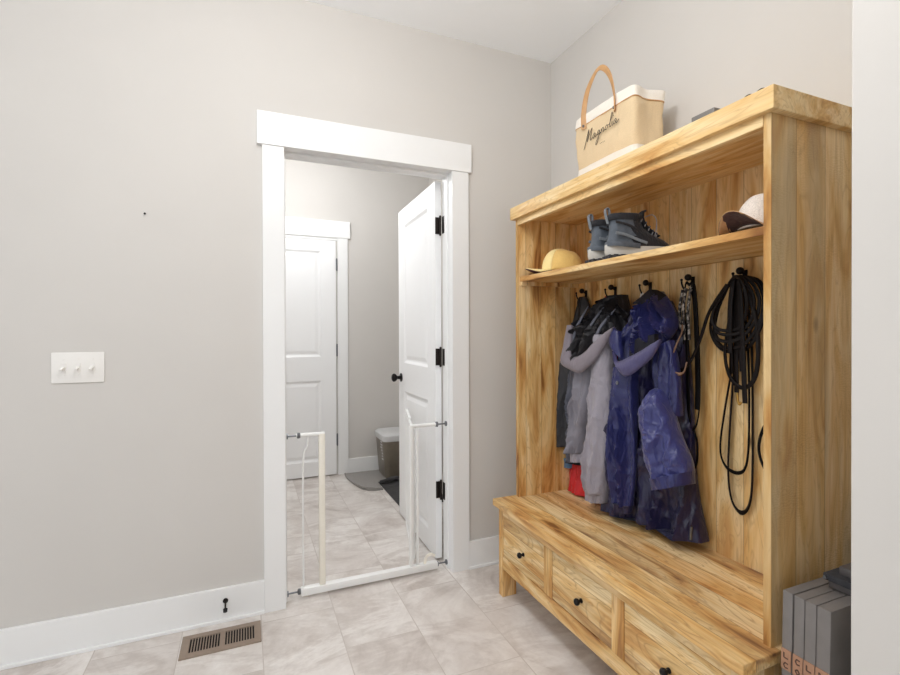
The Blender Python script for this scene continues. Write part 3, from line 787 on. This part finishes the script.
def make_boot(label, loc, rz):
    r = thing('hiking_boot', label, 'boot', loc, None); r.rotation_euler = (0, 0, rz); r.scale = (.9, .95, .88)
    def put(nm, b, m, par=None, **k):
        o = obj(nm, b, m, None, smooth=True, **k); o.parent = par or r; return o
    b = BM(); rings_mesh(b, boot_rings([(.0008, .012, .268, .038, 1), (.004, .004, .278, .043, 1), (.018, .0, .284, .045, 1)]))
    for k in range(9):
        x = .018+k*.031
        for s in (-1, 1): box(b, x-.009, x+.009, s*.045-.004, s*.045+.004, .0012, .017, .002)
    for k in (-1, 0, 1): box(b, -.004, .004, k*.024-.008, k*.024+.008, .0012, .018, .002)
    put('outsole', b, M['lug'], angle=50)
    b = BM(); rings_mesh(b, boot_rings([(.018, -.001, .283, .046, 1), (.030, -.006, .282, .0465, 1), (.046, -.006, .277, .045, 1), (.052, 0, .272, .042, 1)]))
    for v in b.verts:           # heel cup kicks up, waist dips
        u = v.co.x/.28; v.co.z += .014*max(0, 1-u*2.4)*(v.co.z > .03)
    put('midsole', b, M['sole'], angle=60)
    up = [(.044, .003, .270, .041, 1), (.062, .002, .264, .042, 1), (.078, .004, .244, .040, 1), (.094, .008, .212, .038, .8), (.110, .012, .178, .037, .5), (.128, .015, .152, .037, .2), (.148, .013, .143, .0375, 0), (.166, .009, .141, .039, 0), (.178, .006, .143, .040, 0)]
    b = BM(); rings_mesh(b, boot_rings(up)); 
    for f in b.faces:
        c = f.calc_center_median(); f.material_index = 1 if c.x > .098+.25*max(0, .10-c.z)*(1 if c.z > .06 else 0) and c.z > .05 else 0
    put('upper', b, [M['boot'], M['boot_d']], angle=75)
    for s in (-1, 1):
        b = BM(); sweep(b, [(.02, s*.0395, .105), (.06, s*.0405, .098), (.105, s*.041, .080), (.15, s*.042, .064)], .012, .003, normal=(0, s, .1)); put('overlay', b, M['tabm'])
        b = BM(); sweep(b, [(.02, s*.0385, .150), (.06, s*.039, .142), (.10, s*.039, .125), (.13, s*.040, .098)], .010, .003, normal=(0, s, .1)); put('overlay', b, M['boot_d'])
    b = BM(); rings_mesh(b, boot_rings([(.160, .004, .139, .0415, 0), (.172, .0, .143, .044, 0), (.184, .001, .144, .0435, 0), (.188, .008, .138, .038, 0), (.178, .018, .128, .030, 0)])); put('padded_collar', b, M['boot_d'], angle=75)
    b = BM(); sweep(b, [(.215, 0, .098), (.185, 0, .118), (.158, 0, .142), (.146, 0, .170), (.148, 0, .196), (.156, 0, .203)], .055, .012, rnd=True, normal=lambda t: (1, 0, .5)); tg = put('tongue', b, M['boot_d'])
    b = BM()
    for k in range(5):
        f = k/4; x = .208-.062*f; z = .108+.062*f**1.2
        w = .024
        sweep(b, [(x-.016, -w-.008, z-.016), (x+.002, -w*.5, z+.004), (x+.006, 0, z+.008), (x+.002, w*.5, z+.005), (x-.016, w+.008, z-.016)], .005, .005, rnd=True, normal=(1, 0, 0), sub=4)
    sweep(b, [(.158, -.012, .178), (.175, -.035, .182), (.186, -.046, .160), (.184, -.05, .125), (.176, -.052, .09)], .004, .004, rnd=True, normal=(0, 1, 0))
    put('lace', b, M['lace'])
    b = BM(); sweep(b, [(.006, 0, .150), (-.002, 0, .178), (-.006, 0, .206), (.002, 0, .214), (.010, 0, .206), (.012, 0, .178)], .018, .004, normal=lambda t: (-1, 0, .01) if t < .5 else (1, 0, .3)); put('pull_tab', b, M['tabm'])
    b = BM(); sweep(b, [(.12, -.043, .052), (.05, -.046, .058), (.012, -.034, .062), (-.002, 0, .064), (.012, .034, .062), (.05, .046, .058), (.12, .043, .052)], .02, .004, normal=lambda t: (-math.cos((t-.5)*PI), math.sin((t-.5)*PI), 0)); put('heel_counter', b, M['boot'])
    return r
b1 = make_boot('charcoal hiking boot behind its pair, the left one nearer the yellow cap', (-.362, -.776, SZ), math.radians(-8))
b2 = dup(b1, (-.368, -.876, SZ), (0, 0, math.radians(-17)), 'charcoal hiking boot in front of its pair, the right one with laces in full view')
for q in (b1, b2): q['group'] = 'pair of hiking boots on the shelf'

# ------------------------------------------------------------------ jackets on the hooks
M['navy'] = cloth('navy_shell_fabric', srgb(35, 38, 90), .33, .06, .5, 24, sheen=.1)
M['grey_br'] = cloth('grey_brim_fabric', srgb(126, 118, 126), .65, .06, .3, 22)
M['navy_br'] = cloth('purple_grey_brim_fabric', srgb(70, 66, 106), .5, .06, .3, 22)
M['navy_b'] = cloth('dark_navy_shell_fabric', srgb(25, 22, 60), .33, .06, .5, 24, sheen=.1)  # navy fabric with shade put into its colour, for body and cuff
M['grey_d'] = cloth('mid_grey_shell_fabric', srgb(84, 86, 98), .6, .06, .45, 22)
M['navy_l'] = cloth('purple_blue_shell_fabric', srgb(50, 53, 110), .32, .06, .5, 20, sheen=.2)  # same navy fabric, sleeve highlight put into its colour
M['navy_d'] = cloth('dark_lining', srgb(15, 13, 26), .8, .1, .4, 20, sheen=0)  # near-black: shade of the hood hollow as colour, also the collar
M['grey_f'] = cloth('grey_shell_fabric', srgb(126, 123, 132), .6, .06, .45, 22)
M['grey_fl'] = cloth('light_grey_shell_fabric', srgb(150, 145, 154), .6, .06, .45, 22)
M['black_f'] = cloth('black_shell_fabric', srgb(22, 20, 24), .55, .1, .5, 22, sheen=0)
M['char_f'] = cloth('charcoal_shell_fabric', srgb(46, 46, 50), .6, .1, .45, 22, sheen=0)
M['red_f'] = cloth('red_shell_fabric', srgb(196, 28, 34), .55, .06, .4, 20)
M['teal_f'] = cloth('teal_blue_fabric', srgb(74, 108, 138), .6, .1, .4, 24)
M['white_f'] = plain('white_loop', srgb(220, 216, 212), .7)
def put(nm, b, m, par, label=None):
    o = obj(nm, b, m, par, smooth=True, angle=80)
    if label: o['label'] = label
    return o
def hang_loop(par, y, m):
    b = BM(); sweep(b, [(BX-.045, y-.008, 1.352), (BX-.045, y-.007, 1.378), (BX-.045, y, 1.388), (BX-.045, y+.007, 1.378), (BX-.045, y+.008, 1.352)], .007, .004, normal=(-1, 0, 0))
    return put('hanging_loop', b, m, par)

# black jacket on the first hook
j = thing('jacket', 'black jacket on the leftmost hook, partly behind the grey jacket', 'jacket', (-.1, -.33, .5))
l = [(-.352, 1.402), (-.318, 1.33), (-.285, 1.216), (-.235, 1.035), (-.205, .823), (-.205, .666), (-.215, .56)]
r = [(-.395, 1.402), (-.43, 1.33), (-.444, 1.20), (-.444, 1.099), (-.429, .908), (-.384, .709), (-.353, .57)]
put('body', drape(BM(), l, r, -.062, lambda t: -.090-.015*min(1, t*2), fold=.012, kf=7, nz_amp=.007, seed=3.1), M['black_f'], j)
hang_loop(j, HY[0], M['black_f'])
put('sleeve', drape(BM(), [(-.288, 1.11), (-.255, .887), (-.238, .70), (-.240, .655)], [(-.372, 1.11), (-.357, .902), (-.341, .704), (-.333, .67)], -.10, -.165, n=48, fold=.014, kf=5, nz_amp=.009, seed=8.2), M['char_f'], j, 'charcoal sleeve')
put('hem_panel', drape(BM(), [(-.222, .60), (-.222, .55)], [(-.345, .61), (-.345, .565)], -.07, -.141, nz=14, fold=.006, kf=6, nz_amp=.004, seed=1.), M['teal_f'], j, 'teal blue hem')

# red jacket behind the grey one
j = thing('jacket', 'red jacket whose bright hem shows below the grey jacket', 'jacket', (-.09, -.46, .46))
put('body', drape(BM(), [(-.46, 1.34), (-.40, 1.1), (-.325, .72), (-.296, .56), (-.318, .456)], [(-.66, 1.34), (-.64, 1.1), (-.625, .756), (-.615, .60), (-.58, .470)], -.060, lambda t: -.096-.05*max(0, (t-.7)/.3), fold=.009, kf=8, nz_amp=.005, seed=5.5), M['red_f'], j)
hang_loop(j, HY[1]+.012, M['red_f'])

# grey hooded jacket on the second hook
j = thing('jacket', 'grey jacket with black-lined hood on the second hook from the left', 'jacket', (-.16, -.55, .5))
put('body', drape(BM(), [(-.50, 1.34), (-.40, 1.192), (-.345, .896), (-.325, .72), (-.330, .60)], [(-.650, 1.34), (-.672, 1.196), (-.668, .937), (-.655, .762), (-.635, .627)], -.122, -.158, fold=.012, kf=8, nz_amp=.008, seed=2.2), M['black_f'], j, 'black body')
put('front_panel', drape(BM(), [(-.398, 1.12), (-.368, .909), (-.352, .74), (-.358, .60)], [(-.47, 1.12), (-.46, .931), (-.445, .792), (-.43, .62)], -.125, -.178, n=40, fold=.016, kf=9, nz_amp=.008, seed=16.4), M['grey_d'], j)
sl = put('sleeve', drape(BM(), [(-.480, 1.11), (-.440, .909), (-.420, .76), (-.425, .67)], [(-.602, 1.11), (-.582, .931), (-.542, .792), (-.521, .685)], -.140, -.215, n=60, fold=.020, kf=7, nz_amp=.010, seed=6.4), M['grey_f'], j)
put('cuff', drape(BM(), [(-.424, .678), (-.430, .628)], [(-.523, .692), (-.520, .645)], -.148, -.212, nz=12, n=60, fold=.008, kf=18, nz_amp=.003, seed=6.4), M['grey_fl'], sl)
sl = put('sleeve', drape(BM(), [(-.642, 1.22), (-.597, .979), (-.570, .756), (-.560, .60), (-.566, .535)], [(-.709, 1.22), (-.714, .991), (-.702, .783), (-.686, .64), (-.678, .55)], -.160, -.245, n=60, fold=.012, kf=4, nz_amp=.012, seed=9.7, crease=.004), M['grey_fl'], j, 'light grey sleeve')
put('cuff', drape(BM(), [(-.564, .545), (-.563, .496)], [(-.680, .56), (-.673, .513)], -.165, -.240, nz=12, n=60, fold=.008, kf=20, nz_amp=.003, seed=9.7), M['grey_fl'], sl)
hd = put('hood', drape(BM(), [(-.660, 1.385), (-.60, 1.360), (-.545, 1.301), (-.440, 1.264), (-.400, 1.17), (-.405, 1.10), (-.470, 1.075)], [(-.720, 1.385), (-.745, 1.34), (-.755, 1.298), (-.740, 1.238), (-.665, 1.165), (-.600, 1.12), (-.54, 1.075)], lambda t: -.105-.03*t, lambda t: -.165-.05*min(1, t*1.6), n=90, fold=.012, kf=6, nz_amp=.010, seed=4.8, radial=(-.69, 1.40, 5.5, .045)), M['black_f'], j, 'black-lined hood')
gU = [(-.505, 1.262), (-.500, 1.173), (-.520, 1.124), (-.594, 1.133), (-.671, 1.185), (-.725, 1.224), (-.762, 1.250)]
gD = [(-.470, 1.263), (-.449, 1.149), (-.452, 1.087), (-.575, 1.055), (-.632, 1.078), (-.695, 1.130), (-.768, 1.238)]
gX = [-.240, -.252, -.262, -.268, -.266, -.258, -.240]
b = BM(); band(b, [(x+.006, y, z) for x, (y, z) in zip(gX, gU)], [(x, y, z) for x, (y, z) in zip(gX, gD)]); put('hood_brim', b, M['grey_br'], hd, 'grey hood brim')
for k, (ya, yb) in enumerate(((-.54, -.50), (-.64, -.57), (-.71, -.64))):
    b = BM(); sweep(b, [(-.195, ya-.02, 1.345-.01*k), (-.232, (ya+yb)/2, 1.24), (-.238, yb, 1.14)], .012, .010, rnd=True, normal=(-1, 0, 0), taper=lambda t: .3+math.sin(PI*t)); put('hood_fold', b, M['grey_d'], hd)
hang_loop(j, HY[1], M['black_f'])

# navy hooded jacket on the third hook
j = thing('jacket', 'long navy blue hooded rain jacket on the third hook from the left', 'jacket', (-.14, -.85, .46))
put('body', drape(BM(), [(-.800, 1.35), (-.735, 1.238), (-.690, 1.06), (-.655, .85), (-.640, .65), (-.622, .470)], [(-.895, 1.35), (-.960, 1.233), (-.995, 1.055), (-1.010, .877), (-1.026, .671), (-1.072, .492)], -.062, lambda t: -.135-.035*min(1, t*1.4), nz=90, n=120, fold=.026, kf=8, nz_amp=.018, seed=1.3, tilt=-.022, zig=.006, crease=.003), M['navy_b'], j)
sl = put('sleeve', drape(BM(), [(-.735, 1.09), (-.712, .868), (-.706, .68), (-.722, .525)], [(-.845, 1.09), (-.842, .968), (-.835, .811), (-.828, .653), (-.808, .54)], -.160, -.225, nz=80, n=70, fold=.022, kf=6, nz_amp=.014, seed=7.7, crease=.003), M['navy'], j)
put('cuff', drape(BM(), [(-.722, .53), (-.725, .500)], [(-.810, .545), (-.806, .512)], -.163, -.222, nz=8, n=60, fold=.008, kf=8, nz_amp=.006, seed=7.7), M['navy_b'], sl)
sl = put('sleeve', drape(BM(), [(-.922, 1.018), (-.896, .928), (-.902, .825), (-.931, .735), (-.950, .690)], [(-.966, 1.030), (-1.006, .96), (-1.050, .862), (-1.088, .796), (-1.098, .752)], lambda t: -.150, lambda t: -.185-.083*min(1, t*4)**.6, nz=80, n=90, fold=.014, kf=4, nz_amp=.014, seed=12.3, crease=.004), M['navy_l'], j, 'lighter blue sleeve')
put('cuff', drape(BM(), [(-.947, .697), (-.955, .655)], [(-1.098, .758), (-1.100, .715)], -.152, -.268, nz=10, n=70, fold=.005, kf=5, nz_amp=.004, seed=12.3), M['navy'], sl)
put('shoulder_panel', drape(BM(), [(-.905, 1.16), (-.912, 1.06), (-.925, .95)], [(-.985, 1.20), (-1.012, 1.08), (-1.022, .93)], -.135, -.185, n=60, fold=.014, kf=6, nz_amp=.010, seed=21.), M['navy'], j)
hd = put('hood', drape(BM(), [(-.870, 1.385), (-.826, 1.352), (-.765, 1.286), (-.718, 1.215), (-.724, 1.16), (-.750, 1.125), (-.780, 1.09)], [(-.895, 1.385), (-.945, 1.340), (-.992, 1.270), (-.985, 1.225), (-.945, 1.184), (-.882, 1.132), (-.825, 1.085)], lambda t: -.10-.03*t, lambda t: -.145-.07*min(1, t*1.7), nz=80, n=110, fold=.014, kf=5, nz_amp=.016, seed=10.6, radial=(-.88, 1.40, 5.2, .055)), M['navy'], j)
nU = [(-.778, 1.158), (-.806, 1.116), (-.862, 1.131), (-.925, 1.158), (-.965, 1.182), (-.998, 1.204)]
nD = [(-.784, 1.148), (-.815, 1.092), (-.862, 1.062), (-.935, 1.100), (-.984, 1.145), (-1.006, 1.198)]
nX = [-.250, -.262, -.268, -.266, -.258, -.240]
b = BM(); band(b, [(x+.006, y, z) for x, (y, z) in zip(nX, nU)], [(x, y, z) for x, (y, z) in zip(nX, nD)]); put('hood_brim', b, M['navy_br'], hd, 'purple-grey hood brim')
b = BM(); band(b, [(-.232, -.850, 1.185), (-.238, -.900, 1.208), (-.228, -.965, 1.222)], [(-.236, -.852, 1.128), (-.240, -.915, 1.150), (-.228, -.972, 1.186)], th=.02, bulge=.004); put('hood_lining', b, M['navy_d'], hd, 'dark hood opening')  # dark patch put in as the shade of the hood hollow
b = BM(); band(b, [(-.150, -.838, 1.372), (-.162, -.880, 1.392), (-.150, -.920, 1.366)], [(-.186, -.815, 1.340), (-.200, -.875, 1.335), (-.184, -.940, 1.328)], th=.03, bulge=.008); put('collar', b, M['navy_d'], hd, 'dark inside of the collar')
b = BM(); band(b, [(-.226, -.752, 1.248), (-.234, -.740, 1.215), (-.234, -.742, 1.180)], [(-.236, -.790, 1.232), (-.243, -.800, 1.195), (-.243, -.812, 1.130)], th=.015, bulge=.012); put('hood_edge', b, M['navy'], hd)
hang_loop(j, HY[2], M['white_f'])['label'] = 'white hanging loop'
b = BM(); ball(b, (-.240, -.788, 1.030), .0075, .5, 1, 1, 12); put('snap', b, M['steel'], j, 'silver snap')
b = BM(); cyl(b, (-.148, -1.052, .545), (-.150, -1.050, .50), .0045, n=8); put('zip_pull', b, M['steel'], j, 'metal zip pull')

# ------------------------------------------------------------------ dog leashes
M['strap'] = plain('black_nylon_strap', srgb(13, 10, 10), .6, noise_amt=.2, nscale=200, spec=.12)
M['strap_b'] = plain('brown_black_leather_strap', srgb(18, 11, 10), .5, noise_amt=.2, nscale=120, spec=.2)
M['lea'] = plain('brown_leather', srgb(126, 94, 72), .5, noise_amt=.15, nscale=60)
M['brass'] = plain('brass_clip', srgb(190, 150, 80), .3, .9)
def rope_mat():
    m, nt, b = new_mat('braided_rope'); N, L = nt.nodes, nt.links
    tc = N.new('ShaderNodeTexCoord'); v = N.new('ShaderNodeTexVoronoi'); v.inputs['Scale'].default_value = 130
    L.new(tc.outputs['Object'], v.inputs['Vector'])
    L.new(ramp(nt, v.outputs['Color'], [(.45, srgb(22, 20, 22)), (.62, srgb(96, 90, 86)), (.85, srgb(176, 168, 158))]), b.inputs['Base Color']); b.inputs['Roughness'].default_value = .8
    return m
M['rope'] = rope_mat()
def P3(seq, x0, x1=None):
    x1 = x0 if x1 is None else x1
    return [(x0+(x1-x0)*i/(len(seq)-1), y, z) for i, (y, z) in enumerate(seq)]
lz = thing('dog_leash', 'mottled rope dog leash with brown leather handle on the fourth hook', 'leash', (-.1, -.99, 1.39))
b = BM()
for k, (ya, xx) in enumerate(((-.985, -.118), (-1.002, -.120), (-1.016, -.112))):
    sweep(b, [(xx+.006, ya, 1.383+.004*k), (xx, ya+.006, 1.33), (xx-.002, ya+.006, 1.29), (xx, ya+.002, 1.24-.02*k)], .011, .010, rnd=True, normal=(-1, 0, 0))
sweep(b, [(-.112, -1.000, 1.388), (-.122, -.993, 1.31), (-.122, -.996, 1.26), (-.118, -.999, 1.20)], .006, .006, rnd=True, normal=(-1, 0, 0))
put('rope', b, M['rope'], lz)
b = BM(); sweep(b, [(-.122, -.992, 1.255), (-.135, -1.000, 1.225), (-.160, -.998, 1.18), (-.170, -.985, 1.123), (-.170, -1.005, 1.083), (-.155, -1.025, 1.085), (-.135, -1.022, 1.12)], .012, .005, normal=lambda t: (-.8, .6, 0)); put('handle', b, M['lea'], lz, 'brown leather handle')
lz = thing('dog_leash', 'long narrow black dog leash hanging in a loop from the fourth hook', 'leash', (-.09, -.99, 1.39))
b = BM(); sweep(b, [(-.092, -.978, 1.392), (-.088, -.968, 1.199), (-.086, -.960, 1.05), (-.086, -.960, .938), (-.088, -.976, .888), (-.09, -1.002, .873), (-.09, -1.026, .898), (-.09, -1.038, .986), (-.09, -1.036, 1.164), (-.092, -1.020, 1.392), (-.094, -.998, 1.402)], .013, .005, normal=lambda t: (-.6, .8, 0), closed=True)
put('strap', b, M['strap'], lz)
b = BM(); sweep(b, P3([(-1.000, .878), (-.986, .80), (-.988, .742), (-1.004, .726), (-1.022, .762), (-1.022, .83), (-1.004, .878)], -.084), .016, .005, normal=lambda t: (-.75, .65, 0)); put('handle_loop', b, M['strap'], lz)
b = BM(); sweep(b, [(-.110, -1.002, 1.30), (-.108, -1.002, 1.1), (-.1, -1.0, .95), (-.096, -1.0, .885)], .016, .006, normal=(-1, .3, 0)); put('strap_fold', b, M['strap'], lz)
b = BM(); sweep(b, [(-.098, -1.018, 1.395), (-.100, -1.030, 1.30), (-.096, -1.034, 1.10), (-.094, -1.032, .95)], .018, .006, normal=(-1, 0, 0)); put('strap_fold', b, M['strap'], lz)

lz = thing('dog_leash', 'dark leather dog leash coiled in big loops on the fifth hook', 'leash', (-.1, -1.19, 1.39))
rr = random.Random(11)
base1 = [(-1.190, 1.402), (-1.140, 1.352), (-1.098, 1.270), (-1.094, 1.208), (-1.134, 1.165), (-1.215, 1.168), (-1.268, 1.225), (-1.285, 1.311), (-1.262, 1.380), (-1.222, 1.404)]
b = BM()
for k in range(5):
    s = 1-.075*k+rr.uniform(-.02, .02); dy = rr.uniform(-.012, .012); x = -.100-.007*k
    cy, cz = -1.192, 1.405
    sweep(b, [(x-.012*math.sin(i*1.3+k), cy+(y-cy)*s*(1-.04*k)+dy*(cz-z)*5, cz+(z-cz)*s) for i, (y, z) in enumerate(base1)], .0105, .005, normal=lambda t: (-.75, .66*math.cos(2*PI*t), .2), closed=True)
put('coil', b, M['strap_b'], lz)
b = BM()
for k, (ya, yb, zz) in enumerate(((-1.176, -1.166, 1.09), (-1.192, -1.190, 1.03), (-1.205, -1.212, 1.10), (-1.218, -1.226, 1.0), (-1.184, -1.178, 1.16))):
    sweep(b, [(-.096-.006*k, -1.192+(ya+1.192)*.4, 1.398), (-.104-.006*k, ya, 1.30), (-.100-.005*k, yb, zz)], .015, .005, normal=(-1, .25-.12*k, 0))
put('hanging_strap', b, M['strap_b'], lz)
b = BM(); sweep(b, [(-.112, y, z) for y, z in ((-1.186, 1.382), (-1.163, 1.235), (-1.154, 1.151), (-1.172, 1.080), (-1.213, 1.048), (-1.250, 1.072), (-1.266, 1.14), (-1.260, 1.265), (-1.225, 1.377))], .013, .006, normal=lambda t: (-.8, .6*math.cos(PI*t), 0)); put('lower_loop', b, M['strap_b'], lz)
b = BM(); sweep(b, [(-.100, -1.192, 1.05), (-.101, -1.190, 1.018), (-.102, -1.196, .992), (-.100, -1.203, 1.0)], .008, .008, rnd=True, normal=(-1, 0, 0)); put('clip', b, M['brass'], lz, 'brass clip')
b = BM(); sweep(b, P3([(-.962, 1.09), (-.990, 1.085), (-1.035, 1.125), (-1.070, 1.20), (-1.105, 1.30), (-1.165, 1.385)], -.142, -.118), .013, .006, normal=lambda t: (-.8, .1, .6)); put('trailing_strap', b, M['strap_b'], lz)

lz = thing('dog_leash', 'long black dog leash hanging lowest, in two open loops below the fifth hook', 'leash', (-.08, -1.17, 1.39))
b = BM(); sweep(b, [(-.082, y, z) for y, z in ((-1.187, 1.390), (-1.166, 1.168), (-1.130, .962), (-1.113, .830), (-1.133, .772), (-1.178, .760), (-1.207, .795), (-1.216, .91), (-1.214, 1.137), (-1.196, 1.392))], .012, .005, normal=lambda t: (-.7, .7, 0)); put('strap', b, M['strap'], lz)
b = BM(); sweep(b, [(-.072, y, z) for y, z in ((-1.178, 1.385), (-1.158, 1.134), (-1.143, .929), (-1.135, .757), (-1.148, .660), (-1.181, .628), (-1.209, .660), (-1.220, .747), (-1.221, .942), (-1.218, 1.169), (-1.200, 1.385))], .015, .005, normal=lambda t: (-.7, .7, 0)); put('strap', b, M['strap_b'], lz)
lz = thing('dog_leash', 'dark strap showing only as a short curve beside the right side panel', 'leash', (-.08, -1.30, 1.3))
b = BM(); sweep(b, [(-.084, y, z) for y, z in ((-1.387, 1.392), (-1.36, 1.2), (-1.32, 1.02), (-1.272, .940), (-1.250, .865), (-1.268, .800), (-1.32, .76), (-1.38, .80), (-1.41, 1.0), (-1.40, 1.25), (-1.389, 1.395))], .014, .005, normal=lambda t: (-.8, .6, 0)); put('strap', b, M['strap'], lz)

# ------------------------------------------------------------------ flat packs beside the hall tree
M['pack'] = plain('grey_powder_coat_panel', srgb(122, 117, 114), .5, .2, .05, 30)
M['pack_d'] = plain('dark_grey_panel', srgb(88, 84, 84), .5, .2, .05, 30)
M['card'] = plain('brown_cardboard', srgb(166, 126, 100), .85, noise_amt=.12, nscale=60)
M['bprint'] = plain('black_print', srgb(84, 58, 48), .7)
ys = [(-1.5500, -1.5270), (-1.5755, -1.5530), (-1.6000, -1.5765), (-1.6290, -1.6010)]
glyph = {'L': [[(0, 1), (0, 0), (.7, 0)]], 'C': [[(.7, .9), (.2, 1), (0, .5), (.2, 0), (.7, .1)]], 'O': [[(.35, 1), (0, .6), (.3, 0), (.7, .4), (.35, 1)]], 'N': [[(0, 0), (0, 1), (.6, 0), (.6, 1)]]}
labs = ['tall grey flat pack in a cardboard sleeve, nearest the wooden side panel', 'tall grey flat pack in a cardboard sleeve, second from the wooden side panel', 'tall grey flat pack in a cardboard sleeve, third from the wooden side panel', 'tall grey flat pack in a cardboard sleeve, farthest from the wooden side panel']
def lean(bm):
    for v in bm.verts: v.co.y -= .017*v.co.z
    return bm
for i, ((a, c), lb) in enumerate(zip(ys, labs)):
    xf, xbk, zt_ = -.420, -.205, .620
    t = thing('flat_pack', lb, 'flat pack', (-.31, (a+c)/2, 0), 'flat packs beside the hall tree')
    obj('panel', lean(mk(xf, xbk, a, c, .002, zt_, .0025)), M['pack'], t, smooth=True)
    e = .0005
    for z0, z1 in ((.10, .15), (.436, .484)):
        sl = obj('cardboard_sleeve', lean(mk(xf-.0025, xf-.0005, a+e, c-e, z0, z1)), M['card'], t)
    b = BM(); w = (c-a)
    for row, ch in ((0, 'LCLN'[i]), (1, 'CONL'[i])):
        zc = .4635-.023*row
        for st in glyph[ch]:
            pts = [(xf-.0028, c-w*.3-s*w*.6, zc+tt*.012) for s, tt in st]
            for p, q in zip(pts, pts[1:]): sweep(b, [p, q], .0028, .001, raw=True)
    obj('print', lean(b), M['bprint'], sl)
br = thing('metal_bracket', 'dark grey folded bracket lying on the grey flat packs', 'bracket', (-.27, -1.59, .6225))
b = BM(); box(b, -.315, -.235, -1.628, -1.576, .6228, .640, .003); box(b, -.30, -.24, -1.632, -1.590, .656, .676, .003)
obj('plate', b, M['pack_d'], br, smooth=True)
b = BM(); box(b, -.322, -.245, -1.634, -1.568, .640, .656, .003); obj('plate', b, M['lug'], br, smooth=True)
b = BM(); cyl(b, (-.318, -1.575, .648), (-.328, -1.575, .648), .004, n=10); obj('bolt', b, M['steel'], br, smooth=True)

# ------------------------------------------------------------------ light
def area(name, loc, size, power, col=(1, .97, .93), rot=(0, 0, 0), sy=None):
    l = bpy.data.lights.new(name, 'AREA'); l.energy = power; l.color = col
    l.shape = 'DISK' if sy is None else 'RECTANGLE'; l.size = size
    if sy: l.size_y = sy
    o = bpy.data.objects.new(name, l); C.objects.link(o); o.location = loc; o.rotation_euler = rot; return o
def globe(name, loc, r, power, col=(1, .99, .975)):
    l = bpy.data.lights.new(name, 'POINT'); l.energy = power; l.color = col; l.shadow_soft_size = r
    o = bpy.data.objects.new(name, l); C.objects.link(o); o.location = loc; return o
globe('ceiling_lamp', (-1.45, -1.30, H-.26), .12, 25)
globe('ceiling_lamp', (-2.9, -2.7, H-.26), .12, 27)  # added fill for even light, no lamp known here
globe('ceiling_lamp', (-1.3, 1.05, H-.35), .12, 25, (.98, .99, 1))
w = bpy.data.worlds.new('daylight'); bpy.context.scene.world = w; w.use_nodes = True
bg = w.node_tree.nodes['Background']; bg.inputs['Color'].default_value = (.92, .96, 1, 1); bg.inputs['Strength'].default_value = .82

# ------------------------------------------------------------------ camera
cam = bpy.data.cameras.new('camera'); co = bpy.data.objects.new('camera', cam); C.objects.link(co)
a, t, r_ = math.radians(22.9111), math.radians(-.3164), math.radians(-.1739)
fw = Vector((math.sin(a)*math.cos(t), math.cos(a)*math.cos(t), math.sin(t))); rt = Vector((math.cos(a), -math.sin(a), 0)); up = rt.cross(fw)
rt2 = rt*math.cos(r_)+up*math.sin(r_); up2 = up*math.cos(r_)-rt*math.sin(r_)
co.matrix_world = Matrix(((rt2.x, up2.x, -fw.x, -1.5817), (rt2.y, up2.y, -fw.y, -2.2753), (rt2.z, up2.z, -fw.z, 1.226), (0, 0, 0, 1)))
cam.sensor_width = 36; cam.lens = 481.3255/900*36; cam.shift_y = -(337.5-336.1423)/900; cam.clip_start = .02
sc = bpy.context.scene; sc.camera = co
sc.view_settings.view_transform = 'Standard'; sc.view_settings.look = 'None'; sc.view_settings.gamma = 1; sc.view_settings.use_curve_mapping = False
sc.view_settings.exposure = .1
sc.cycles.use_denoising = True
sc.cycles.max_bounces = 10; sc.cycles.diffuse_bounces = 6
